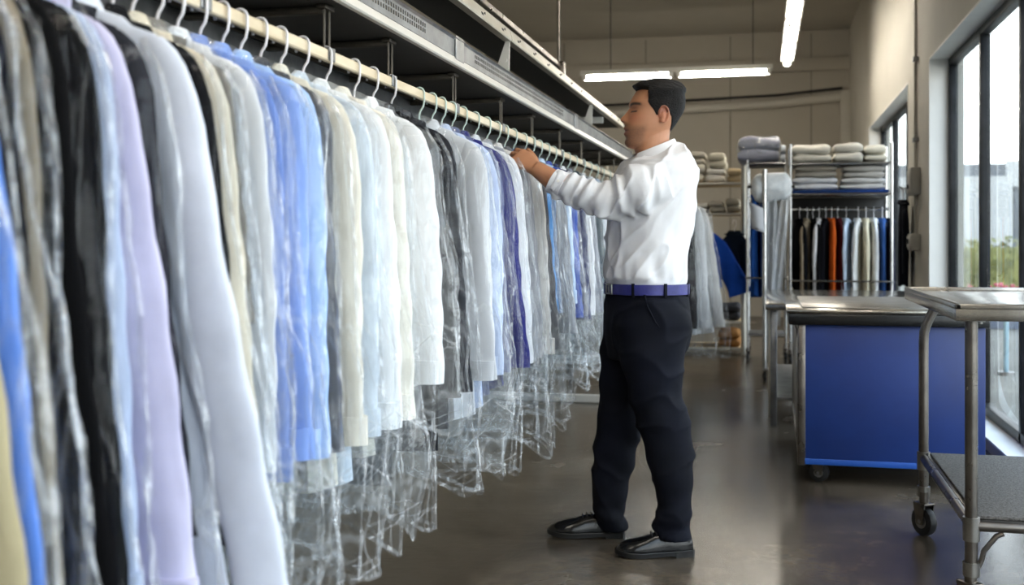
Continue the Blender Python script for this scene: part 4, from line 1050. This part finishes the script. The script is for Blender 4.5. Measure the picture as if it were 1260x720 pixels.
# --- steel trolley in front
tx0, tx1, ty0, ty1, tz = .525, 1.135, 3.41, 4.66, .968
ct = thing('steel_trolley', 'steel trolley with tubular legs and a grey mat on its lower shelf', 'trolley', ((tx0 + tx1) / 2, (ty0 + ty1) / 2, 0))
top = MB(); e = .004
top.box(tx0, tx1, ty0, ty1, tz - .05, tz - .014, .003)
top.box(tx0, tx0 + .018, ty0, ty1, tz - .02, tz, .004); top.box(tx1 - .018, tx1, ty0, ty1, tz - .02, tz, .004)
top.box(tx0, tx1, ty0, ty0 + .018, tz - .02, tz, .004); top.box(tx0, tx1, ty1 - .018, ty1, tz - .02, tz, .004)
top.build('top', steel('trolley_top_steel', (176, 172, 166), (.18, .32), (1, .15, 1)), ct)
rt = .0185; lx0, lx1, ly0, ly1, zs = tx0 + .06, tx1 - .06, ty0 + .1, ty1 - .1, .3
for (x, y, sx, sy) in ((lx0, ly0, 1, 1), (lx1, ly0, -1, 1), (lx0, ly1, 1, -1), (lx1, ly1, -1, -1)):
    lg = MB()
    if sy < 0: lg.tube([(x + .05 * sx, y, tz - .05), (x + .042 * sx, y, tz - .075), (x + .012 * sx, y, tz - .14), (x + .002 * sx, y, tz - .175), (x, y, tz - .22), (x, y, .16)], rt, 16)
    else: lg.tube([(x, y, tz - .05), (x, y, .16)], rt, 16)
    lo = lg.build('leg', M['steel_dark'], ct)
    for q0, q1 in ((zs - .045, zs + .025), (.15, .19)): MB().cyl((x, y, q0), (x, y, q1), rt + .006, 16).build('leg_collar', M['steel'], lo.name)
    g_ = MB(); g_.box(x - .035, x + .035, y - .03, y + .03, tz - .057, tz - .05, .002); g_.cyl((x + .028, y + .02, tz - .066), (x + .028, y + .02, tz - .05), .007, 8); g_.build('top_bracket', M['steel'], lo.name)
    caster('caster', (x, y + (.012 * sy), 0), .056, ct, .034, {(1, 1): .5, (-1, 1): .3, (1, -1): .6, (-1, -1): -.4}[(sx, sy)], ht=.17)
for nm, a, c in (('shelf_rail', (lx0, ly0, zs), (lx0, ly1, zs)), ('shelf_rail', (lx1, ly0, zs), (lx1, ly1, zs)), ('shelf_rail', (lx0, ly0, zs), (lx1, ly0, zs)), ('shelf_rail', (lx0, ly1, zs), (lx1, ly1, zs))):
    MB().cyl(a, c, .0165, 14).build(nm, M['steel_dark'], ct)
MB().box(lx0 + .012, lx1 - .012, ly0 + .012, ly1 - .012, zs + .002, zs + .014, .003).build('lower_shelf', M['steel'], ct)
mt = noise_mat('grey_carpet_mat', srgb(86, 82, 78), srgb(132, 127, 121), 120, .95, 0, 5, .9, 260)
MB().box(lx0 + .02, lx1 - .02, ly0 + .02, ly1 - .02, zs + .014, zs + .026, .005).build('shelf_mat', mt, ct)
for x, s in ((lx0, 1), (lx1, -1)):
    MB().tube([(x + .09 * s, ly0, zs - .02), (x + .07 * s, ly0, zs - .028), (x + .035 * s, ly0, zs - .075), (x + .03 * s, ly0, .2), (x + .018 * s, ly0, .175)], .008, 10).build('brace', M['steel_dark'], ct)

# --- blue bin cart
bx0, bx1, by0, by1 = .128, .958, 5.37, 6.6
bz0, bz1 = .095, .80
blue = noise_mat('blue_laminate', srgb(16, 43, 104), srgb(20, 50, 116), 3, .42, 0, 5, .04, 300)
bc = thing('bin_cart', 'blue-panelled utility cart with a steel top on casters', 'cart', ((bx0 + bx1) / 2, (by0 + by1) / 2, 0))
MB().box(bx0 + .012, bx1 - .012, by0 + .012, by1 - .012, bz0, bz1 - .02, .004).build('carcass', M['dark'], bc)
fp = MB().box(bx0 + .03, bx1 - .002, by0, by0 + .016, bz0 + .012, bz1 - .045, .004).build('front_panel', blue, bc)
MB().box(bx0 + .03, bx1 - .002, by0 - .003, by0 + .012, bz0, bz0 + .028, .003).build('kick_strip', paint('blue_edge_strip', (36, 84, 170), .35), fp.name)
MB().box(bx0 + .03, bx1 - .03, by1 - .016, by1, bz0 + .012, bz1 - .045, .004).build('back_panel', blue, bc)
MB().box(bx1 - .016, bx1, by0 + .03, by1 - .03, bz0 + .012, bz1 - .045, .004).build('side_panel', blue, bc)
sp = MB().box(bx0, bx0 + .014, by0 + .04, by1 - .04, bz0 + .02, bz1 - .045, .003).build('side_panel', M['steel'], bc)
rc = MB()
for (a, c, z0, z1) in ((by0 + .14, by0 + .17, .2, .72), (by1 - .17, by1 - .14, .2, .72), (by0 + .14, by1 - .14, .2, .23), (by0 + .14, by1 - .14, .69, .72)): rc.box(bx0 - .008, bx0 + .002, a, c, z0, z1, .003)
rc.build('panel_frame', steel('bright_frame', (190, 190, 192)), sp.name)
for (x, y) in ((bx0, by0), (bx0, by1 - .04), (bx1 - .03, by1 - .04)):
    MB().box(x - .003, x + .034, y - .003, y + .045, bz0 - .005, bz1 - .04, .005).build('corner_post', M['steel_dark'], bc)
tt = MB(); tt.box(bx0 - .055, bx1 + .02, by0 - .04, by1 + .03, bz1 + .012, bz1 + .03, .006); to = tt.build('top', steel('cart_top_steel', (170, 165, 156), (.12, .25), (1, .2, 1)), bc)
eb = MB(); eb.box(bx0 - .045, bx1 + .012, by0 - .03, by1 + .02, bz1 - .045, bz1 + .012, .008); eb.build('edge_band', paint('black_edge_band', (14, 14, 15), .25), to.name)
tr2 = MB()
tr2.box(bx0 + .02, bx1 - .03, by0 + .06, by1 - .08, bz1 + .03, bz1 + .036, .002)
tr2.build('top_liner', M['steel'], to.name)
for (x, y, a_) in ((bx0 + .10, by0 + .08, 1.25), (bx1 - .11, by0 + .08, .9), (bx0 + .08, by1 - .1, .2), (bx1 - .1, by1 - .1, .5)):
    caster('caster', (x, y, 0), .046, bc, .034, a_, ht=bz0 + .02)

# --- steel table behind
sx0, sx1, sy0, sy1, sz = -.03, 1.02, 6.95, 9.0, .765
st = thing('steel_table', 'long stainless steel work table behind the blue cart', 'table', ((sx0 + sx1) / 2, (sy0 + sy1) / 2, 0))
MB().box(sx0, sx1, sy0, sy1, sz - .04, sz, .006).build('table_top', steel('table_steel', (166, 164, 160), (.12, .25), (1, .15, 1)), st)
for (x, y) in ((sx0 + .03, sy0 + .05), (sx1 - .07, sy0 + .05), (sx0 + .03, sy1 - .12), (sx1 - .07, sy1 - .12)):
    MB().box(x, x + .04, y, y + .04, .0, sz - .04, .005).build('leg', M['galv'], st)
MB().box(sx0 + .016, sx0 + .029, sy0 + .06, sy1 - .08, .05, sz - .04, .003).build('side_panel', paint('pale_side_panel', (190, 184, 172), .45), st)
MB().box(sx0 + .06, sx1 - .06, sy0 + .08, sy1 - .08, .16, .18, .004).build('lower_shelf', M['galv'], st)

# ================================================================== BACK RACKS
chrome = steel('chrome_rack_tube', (196, 196, 196), (.15, .3)); shelfm = paint('grey_shelf', (60, 58, 56), .6); wood = noise_mat('raw_shelf_board', srgb(150, 124, 88), srgb(186, 160, 118), 6, .7, stretch=(1, 6, 6))
def rack(name, label, x0, x1, y0, y1, ztop, shelves, rod=None, wires=(), sm=None, wheels=True, pm=None, post=.0125):
    t = thing(name, label, 'rack', ((x0 + x1) / 2, (y0 + y1) / 2, 0))
    pm = pm or chrome
    for x in (x0, x1):
        for y in (y0, y1):
            MB().cyl((x, y, .12 if wheels else 0), (x, y, ztop), post, 12).build('post', pm, t)
            if wheels: caster('caster', (x, y, 0), .042, t, .028, ht=.13)
    for z in shelves:
        so = MB().box(x0 + .01, x1 - .01, y0, y1, z - .022, z, .003).build('shelf', sm or shelfm, t)
        for y in (y0, y1): MB().cyl((x0, y, z - .012), (x1, y, z - .012), .012, 8).build('edge_rail', pm, so.name)
    if rod: MB().cyl((x0, (y0 + y1) / 2, rod), (x1, (y0 + y1) / 2, rod), .014, 12).build('hanging_rod', pm, t)
    for z in wires:
        w = MB(); w.cyl((x0 - .02, y0 - .01, z), (x1 + .02, y0 - .01, z), .009, 8); w.build('cross_bar', pm, t)
    return t
ZCR = 10.5
rx0, rx1, ry0, ry1 = XU(972, ZCR), 1.085, 10.62, 11.12
LR = rack('linen_rack', 'chrome linen rack by the window wall with clothes on its rod', rx0, rx1, ry0, ry1, 2.06, (1.885, 1.60), rod=1.455, wires=(.78, .2))
MB().box(rx0 + .02, rx1 - .02, ry1 + .004, ry1 + .014, .7, 1.575, .003).build('back_panel', M['dark'], LR)  # dark sheet added across the rear, blackens the gaps between the clothes
based(MB().box(rx0 + .02, rx1 - .02, ry0 + .01, ry1 - .02, 1.604, 1.628, .006), 'shelf_liner', cloth('navy_liner_cloth', (34, 62, 122)), 'blue cloth liner under the folded linen on the lower shelf of the linen rack', 'cloth', smooth=40)
def folded(label, x0, x1, y0, y1, z0, z1, rgb, seed, wrap=None, group=None, name='folded_linen', layers=3):
    """a soft folded bundle: rounded layers, slightly sagging"""
    R = np.random.RandomState(seed); t = thing(name, label, 'linen bundle', ((x0 + x1) / 2, (y0 + y1) / 2, z0), group)
    h = (z1 - z0) / layers; cm_ = clo(rgb)
    for k in range(layers):
        zz0 = z0 + k * h + .001; jx, jy = R.uniform(-.012, .012, 2)
        rings = []; xs = np.linspace(x0 + .005, x1 - .005, 18); a = np.linspace(0, 2 * PI, 26, endpoint=False)
        for i, x in enumerate(xs):
            e = min(i, len(xs) - 1 - i); sc = [.55, .85, .97][e] if e < 3 else 1.0
            hy = (y1 - y0) / 2 * (.94 + .06 * sc) - .004; hz = h / 2 * 1.1 * sc * (1 + .12 * math.sin(x * 23 + seed + k))
            cyv = np.sign(np.cos(a)) * np.abs(np.cos(a)) ** .5 * hy; czv = np.sign(np.sin(a)) * np.abs(np.sin(a)) ** .62 * hz
            czv = czv + .10 * h * np.sin(cyv * 40 + seed + k * 2 + x * 9) * (np.sin(a) > 0) * sc
            rings.append(np.stack([x + jx + 0 * a, (y0 + y1) / 2 + jy + cyv, zz0 + h / 2 * (1 + 0 * a) + czv], -1))
        MB().loft(rings).build('folded_layer', cm_, t, 60)
    if wrap:
        nx = 30; rings = []
        for i, x in enumerate(np.linspace(x0 - .01, x1 + .01, nx)):
            e = min(i, nx - 1 - i); sc = [.35, .8, .97][e] if e < 3 else 1.0; a = np.linspace(0, 2 * PI, 34, endpoint=False)
            n_ = 1 + .05 * vnoise(np.stack([np.cos(a) * 3 + seed, np.sin(a) * 3, x * 16 + 0 * a], -1), seed)
            rings.append(np.stack([x + 0 * a, (y0 + y1) / 2 + np.sign(np.cos(a)) * np.abs(np.cos(a)) ** .5 * ((y1 - y0) / 2 + .012) * n_, (z0 + z1) / 2 + .006 + np.sign(np.sin(a)) * np.abs(np.sin(a)) ** .7 * ((z1 - z0) / 2 + .012) * sc * n_], -1))
        MB().loft(rings).build('plastic_wrap', wrap, t, 24)
    return t
GB = 'folded linen on the linen rack'
zt = 1.887
folded('white bundle on the top shelf of the linen rack, at its left post', rx0 + .02, rx0 + .38, ry0 + .02, ry1 - .03, zt, zt + .165, (226, 222, 212), 1, None, GB, layers=2)
folded('off-white bundle in the middle of the top shelf of the linen rack', rx0 + .39, rx0 + .66, ry0 + .03, ry1 - .03, zt, zt + .175, (214, 210, 200), 2, None, GB, layers=2)
folded('cream bundle on the top shelf of the linen rack, nearest the window', rx0 + .665, rx1 - .03, ry0 + .03, ry1 - .03, zt, zt + .15, (222, 216, 200), 3, None, GB, layers=2)
zl = 1.629
folded('beige folded linen, upper of the left stack on the lower rack shelf', rx0 + .03, rx0 + .41, ry0 + .03, ry1 - .04, zl + .122, zl + .232, (186, 180, 170), 4, None, GB, layers=2)
folded('bright white folded linen, lower of the left stack on the lower rack shelf', rx0 + .02, rx0 + .44, ry0 + .02, ry1 - .04, zl, zl + .12, (226, 228, 234), 5, None, GB, layers=2)
folded('grey-beige folded linen, upper of the right stack on the lower rack shelf', rx0 + .47, rx1 - .06, ry0 + .03, ry1 - .04, zl + .112, zl + .222, (192, 188, 182), 6, None, GB, layers=2)
folded('pale grey folded linen, lower of the right stack on the lower rack shelf', rx0 + .46, rx1 - .04, ry0 + .02, ry1 - .04, zl, zl + .11, (208, 206, 204), 7, None, GB, layers=2)
# clothes on the rack's rod: garment planes stand across the rod
GC = 'clothes on the rod of the linen rack'
ym = (ry0 + ry1) / 2
clothes = [(983, (14, 14, 18), 'black jacket at the left end of the linen rack rod', 'suit'), (992, (150, 136, 116), 'taupe jacket beside the black jacket at the rod end', 'suit'), (999, (18, 18, 22), 'black jacket between the taupe jacket and the first white shirt on the rod', 'suit'),
 (1006, (224, 222, 224), 'white shirt between two black jackets on the linen rack rod', 'shirt'), (1014, (16, 16, 22), 'black jacket just before the orange shirt on the linen rack rod', 'suit'), (1021, (206, 92, 34), 'orange shirt on the linen rack rod', 'shirt'),
 (1028, (70, 24, 30), 'dark maroon shirt between the orange and the pale blue shirt', 'shirt'), (1038, (196, 212, 232), 'pale blue shirt on the linen rack rod beside the maroon one', 'shirt'), (1052, (232, 232, 230), 'wide white shirt in the middle of the linen rack rod', 'shirt'),
 (1061, (226, 216, 190), 'cream shirt between two white shirts on the linen rack rod', 'shirt'), (1070, (236, 236, 236), 'white shirt just before the denim garment on the rack rod', 'shirt'), (1080, (52, 84, 140), 'denim-blue shirt on the linen rack rod', 'shirt'), (1089, (22, 24, 38), 'dark navy jacket at the window end of the linen rack rod', 'suit')]
for i, (u, rgb, lab, kd) in enumerate(clothes):
    garment('hanging_jacket' if kd == 'suit' else 'hanging_shirt', lab, 'hanging jacket' if kd == 'suit' else 'hanging shirt', kd, rgb, (XU(u, ZCR + .3), ym, 1.470), .215, .02, .80, None, PI / 2 + random.Random(i).uniform(-.38, .3), 600 + i, GC, None, None, None, .034 if kd == 'shirt' else .03, lod=.7)

# middle garment trolley with the grey bundle on top
mx0, mx1, my0, my1 = XU(920, 10.6), rx0 - .04, 10.75, 11.3
rack('garment_trolley', 'narrow chrome garment trolley with a big grey bundle on top', mx0, mx1, my0, my1, 1.93, (1.905, .26), rod=1.70, wires=(.8,))
folded('big grey plastic-wrapped bundle on top of the narrow garment trolley', mx0 - .09, mx1 - .05, my0 + .02, my1 - .02, 1.907, 2.15, (150, 152, 168), 11, FILMH, None, 'wrapped_bundle', 2)
folded('white box-like bundle beside the big grey bundle', mx1 - .045, mx1 + .012, my0 + .05, my1 - .05, 1.907, 2.07, (214, 220, 228), 12, None, None, 'folded_linen', 2)
for i, (x, rgb, lab) in enumerate(((mx0 + .07, (36, 78, 150), 'bright blue garment hanging at the left post of the narrow trolley'), (mx0 + .15, (40, 66, 120), 'dull blue garment hanging behind the paper notice'), (mx0 + .23, (92, 96, 104), 'grey garment on the narrow trolley beside the linen rack'), (mx0 + .31, (150, 140, 124), 'taupe garment on the narrow trolley nearest the linen rack'))):
    garment('hanging_jacket', lab, 'hanging jacket', 'suit', rgb, (x, (my0 + my1) / 2, 1.714), .21, .0, 1.1, None, PI / 2 + .05 * (i - 1.5), 640 + i, 'garments on the narrow trolley', None, None, .95, .032, lod=.7)

# film stand with a roll of plastic and a notice
fx, fy = XU(941, 9.0), YU(941, 9.0)
fs = thing('film_stand', 'upright stand holding a bulging roll of clear plastic film', 'stand', (fx, fy, 0))
bs = MB(); bs.tube([(fx, fy - .02, .1), (fx, fy + .5, .1)], .016, 10); bs.tube([(fx, fy, .1), (fx + .18, fy, .1)], .016, 10); bs.build('base', chrome, fs)
MB().cyl((fx, fy, .1), (fx, fy, 1.74), .02, 14).build('pole', chrome, fs)
MB().cyl((fx, fy + .48, .1), (fx, fy + .48, 1.6), .014, 10).build('rear_pole', chrome, fs)
for y in (fy, fy + .48): caster('caster', (fx, y, 0), .04, fs, .028, ht=.11)
MB().cyl((fx - .14, fy + .07, 1.6), (fx + .24, fy + .07, 1.6), .012, 10).build('roll_axle', M['dark'], fs)
R = np.random.RandomState(5); ro = MB(); rings = []
for i, x in enumerate(np.linspace(fx - .115, fx + .22, 26)):
    a = np.linspace(0, 2 * PI, 36, endpoint=False); e = min(i, 25 - i); sc = [.25, .55, .76, .9, .97][e] if e < 5 else 1
    rr = (.112 * sc) * (1 + .16 * vnoise(np.stack([np.cos(a) * 2, np.sin(a) * 2, x * 9 + 0 * a], -1), 9))
    rings.append(np.stack([x + 0 * a, fy + .10 + rr * np.cos(a), 1.6 + rr * np.sin(a) * 1.0], -1))
ro.loft(rings); ro.build('film_roll', noise_mat('rolled_film', srgb(222, 228, 233), srgb(246, 248, 250), 16, .5, 0, 5, .5, 30), fs, 50)
for (x0, x1, zb_, k) in ((fx - .02, fx + .1, .25, 1), (fx + .12, fx + .21, .45, 2)):
    sh_ = MB(); zz = np.linspace(1.56, zb_, 30); g = []
    for z in zz:
        s = np.linspace(0, 1, 14); u = (1.56 - z)
        g.append(np.stack([x0 + (x1 - x0) * s - .10 * u * (k == 2) * (1 - .2 * u), fy + .06 + .02 * np.sin(s * 12 + u * 3 + k), z + 0 * s], -1))
    sh_.loft(g, (False, False), closed=False); sh_.build('film_sheet', film('hanging_film_%d' % k, .3, (.9, .93, .95, 1)), fs, 40)
pn = MB(); g = []
for t_ in np.linspace(0, 1, 8): g.append([(fx - .125 + .02 * t_, fy - .015, 1.475 - .22 * t_), (fx - .012 + .01 * t_, fy - .03 - .01 * math.sin(t_ * 3), 1.42 - .2 * t_)])
pn.loft(g, (False, False), closed=False); po = based(pn, 'paper_notice', paint('grey_white_paper', (206, 208, 214), .8), 'tilted blank paper sheet pinned to the film stand', 'paper', smooth=60)
sol = po.modifiers.new('s', 'SOLIDIFY'); sol.thickness = .0015

# wide shelving on the left of it
qx0, qx1, qy0, qy1 = -1.75, XU(915, 11.3), 11.35, 11.95
rack('storage_shelving', 'wide storage shelving behind the man stacked with linen', qx0, qx1, qy0, qy1, 1.98, (1.75, 1.44, .76, .34, .07), sm=wood, wheels=False, pm=paint('cream_upright', (206, 200, 186), .5), post=.022)
GS = 'folded linen on the storage shelving'
def shelf_row(z, items):
    for (x0, x1, h, rgb, lab, s) in items: folded(lab, x0, x1, qy0 + .03, qy1 - .05, z + .001, z + h, rgb, s, None, GS, layers=2)
X = lambda u: XU(u, 11.4)
shelf_row(1.75, [(X(846), X(868), .19, (214, 208, 194), 'cream linen on the top storage shelf, just beside the man', 21), (X(870), X(893), .15, (226, 222, 214), 'off-white linen in the middle of the top storage shelf', 22), (X(895), X(914), .14, (196, 178, 146), 'tan linen on the top storage shelf beside the garment trolley', 23), (X(815), X(843), .16, (208, 200, 186), 'beige linen on the top storage shelf behind the man', 24)])
folded('mottled cream linen piled upon the off-white linen on the top storage shelf', X(872), X(894), qy0 + .05, qy1 - .08, 1.902, 2.05, (206, 200, 184), 25, None, GS, layers=2)
folded('greyish linen piled upon the cream linen beside the man', X(848), X(868), qy0 + .05, qy1 - .08, 1.942, 2.07, (188, 182, 170), 26, None, GS, layers=2)
shelf_row(1.44, [(X(850), X(872), .10, (222, 218, 208), 'white linen on the second storage shelf beside the man', 27), (X(894), X(913), .14, (172, 164, 148), 'grey-tan linen on the second storage shelf beside the post', 29), (X(874), X(892), .12, (200, 192, 176), 'stone-coloured linen in the middle of the second storage shelf', 28), (X(815), X(846), .14, (206, 204, 200), 'pale linen on the second storage shelf behind the man', 30)])
shelf_row(.76, [(X(850), X(885), .2, (196, 184, 160), 'tan linen at waist height on the storage shelving', 31), (X(815), X(848), .2, (170, 170, 176), 'grey linen at waist height behind the man', 32)])
shelf_row(.34, [(X(880), X(912), .16, (60, 58, 60), 'dark folded cloth on the low storage shelf', 33), (X(850), X(878), .14, (120, 112, 104), 'brown-grey folded cloth on the low storage shelf beside the man', 34)])
shelf_row(.07, [(X(885), X(912), .16, (150, 104, 58), 'orange-brown folded cloth on the bottom storage shelf', 35)])
# dark clothes and the leaning blue jacket on the shelving
garment('hanging_jacket', 'dark teal jacket hanging in front of the storage shelving', 'hanging jacket', 'suit', (28, 36, 46), (X(905), qy0 - .06, 1.36), .15, .0, .62, None, 0.1, 702, None, None, None, .6, .03, lod=.7)
def sleeve_jacket():
    t = thing('blue_jacket', 'bright blue jacket draped aslant in front of the storage shelving', 'hanging jacket', (X(893), qy0 - .16, .62))
    P0, P1 = np.array([X(872), qy0 - .2, 1.22]), np.array([X(909), qy0 - .2, .62]); rings = []
    for k in np.linspace(0, 1, 26):
        c = P0 * (1 - k) + P1 * k; c[0] += .05 * math.sin(k * 2.6); a = np.linspace(0, 2 * PI, 30, endpoint=False)
        hx = np.interp(k, [0, .05, .2, 1], [.03, .07, .1, .105]); hy = np.interp(k, [0, .1, 1], [.02, .05, .045])
        rings.append(np.stack([c[0] + hx * np.cos(a) * (1 + .06 * np.sin(3 * a + k * 9)), c[1] + hy * np.sin(a) * (1 + .2 * np.sin(4 * a + k * 12)), c[2] + .035 * np.cos(a)], -1))
    MB().loft(rings).build('jacket_body', clo((30, 74, 168)), t, 60)
    rings = []
    for k in np.linspace(0, 1, 20):
        a = np.linspace(0, 2 * PI, 20, endpoint=False); c = P0 + np.array([.02 + .1 * k, -.06, -.03 - .5 * k]); r_ = np.interp(k, [0, .1, 1], [.02, .05, .042])
        rings.append(np.stack([c[0] + r_ * np.cos(a) * (1 + .08 * np.sin(k * 30)), c[1] + r_ * .8 * np.sin(a), c[2] + 0 * a], -1))
    MB().loft(rings).build('sleeve', clo((30, 74, 168)), t, 60)
    MB().tube([P0 + np.array([0, 0, .02]), P0 + np.array([.0, .0, .12]), P0 + np.array([.02, .0, .16]), P0 + np.array([.04, .04, .17]), P0 + np.array([.05, .1, .19])], .004, 8).build('hanger', WIRE, t)
sleeve_jacket()
# bagged garments on a small rail behind the man
px, py = XU(834, 9.2), YU(834, 9.2)
pr = thing('rolling_rail', 'low rolling clothes rail mostly hidden behind the man', 'clothes rail', (px, py + .2, 0))
for y in (py - .05, py + .55):
    MB().cyl((px - .02, y, .12), (px - .02, y, 1.62), .016, 12).build('post', chrome, pr); caster('caster', (px - .02, y, 0), .055, pr, .034, ht=.14)
MB().cyl((px - .02, py - .12, 1.60), (px - .02, py + .62, 1.60), .014, 12).build('hanging_rod', chrome, pr)
MB().cyl((px - .02, py - .05, .2), (px - .02, py + .55, .2), .014, 12).build('lower_bar', chrome, pr)
GP = 'bagged garments on the low rolling rail'
for i, (rgb, lab, hw, fl, kd) in enumerate((((34, 34, 40), 'dark bagged jacket on the low rolling rail, against the shirt of the man', .15, .02, 'suit'), ((222, 224, 228), 'grey bagged shirt on the low rolling rail beyond the dark jacket', .215, .06, 'shirt'), ((232, 230, 230), 'long white bagged shirt flaring low on the rolling rail beside the man', .25, .14, 'shirt'))):
    garment('bagged_jacket' if kd == 'suit' else 'bagged_shirt', lab, 'hanging jacket' if kd == 'suit' else 'hanging shirt', kd, rgb, (px - .02, py + .06 + .16 * i, 1.616), hw, fl, 1.26, 1.41, -.1, 680 + i, GP, FILMM, None, 1.2, .04)
# dark jacket on the pier
garment('hanging_jacket', 'dark jacket hung on the pier between the two windows', 'hanging jacket', 'suit', (20, 22, 30), (XI - .07, 9.75, 1.60), .17, .0, .82, None, PI / 2, 720, None, None, None, .72, .03, lod=.7)
hkm = MB(); hkm.tube([(XI, 9.75, 1.595), (XI - .05, 9.75, 1.595), (XI - .085, 9.75, 1.597), (XI - .1, 9.75, 1.615)], .006, 8); tag(hkm.build('wall_hook', M['galv']), 'steel hook on the pier carrying the dark jacket', 'hook')

# ================================================================== CAMERA, LIGHT, WORLD
cam = bpy.data.cameras.new('camera'); co_ = bpy.data.objects.new('camera', cam); C.objects.link(co_)
cam.sensor_width = 36; cam.lens = FPX / 1260 * 36; cam.shift_y = -(297 - 360) / 1260 * -1
co_.location = (0, 0, HC); co_.rotation_euler = (PI / 2, 0, TH); cam.clip_end = 200; cam.clip_start = .05
cam.dof.use_dof = True; cam.dof.focus_distance = 3.75; cam.dof.aperture_fstop = 3.2
bpy.context.scene.camera = co_
w = bpy.data.worlds.new('sky'); bpy.context.scene.world = w; w.use_nodes = True; nt = w.node_tree; L = nt.links.new
bg = nt.nodes['Background']; tc = N(nt, 'ShaderNodeTexCoord'); sx_ = N(nt, 'ShaderNodeSeparateXYZ'); L(tc.outputs['Generated'], sx_.inputs[0])
cr = N(nt, 'ShaderNodeValToRGB'); L(sx_.outputs['Z'], cr.inputs[0]); e = cr.color_ramp.elements
e[0].position = 0; e[0].color = (1, .99, .97, 1); e[1].position = .7; e[1].color = (.58, .74, .95, 1); q = e.new(.2); q.color = (.92, .955, 1, 1)
L(cr.outputs[0], bg.inputs[0]); bg.inputs[1].default_value = SKY
sun = bpy.data.lights.new('sun', 'SUN'); so = bpy.data.objects.new('sun', sun); C.objects.link(so); sun.energy = 2.0; sun.angle = .01; sun.color = (1, .95, .86)
so.rotation_euler = Vector((.55, .62, -.75)).to_track_quat('-Z', 'Y').to_euler(); so.location = (-8, -8, 12)
def portal(name, loc, rot, sx, sy):
    l = bpy.data.lights.new(name, 'AREA'); l.shape = 'RECTANGLE'; l.size = sx; l.size_y = sy; l.cycles.is_portal = True
    o = bpy.data.objects.new(name, l); C.objects.link(o); o.location = loc; o.rotation_euler = rot
portal('window_portal', (XG + .06, 3.05, 1.28), (0, PI / 2, 0), 2.42, 11.3)
portal('window_portal', (XG + .06, 11.93, 1.28), (0, PI / 2, 0), 2.42, 3.8)
sc = bpy.context.scene
sc.cycles.max_bounces = 10; sc.cycles.diffuse_bounces = 4; sc.cycles.glossy_bounces = 4; sc.cycles.transparent_max_bounces = 48; sc.cycles.transmission_bounces = 4
sc.cycles.use_denoising = True; sc.cycles.sample_clamp_indirect = 6; sc.cycles.caustics_reflective = False; sc.cycles.caustics_refractive = False
vs = sc.view_settings; vs.view_transform = 'Standard'; vs.look = 'None'; vs.gamma = 1; vs.use_curve_mapping = False; vs.exposure = EXPO
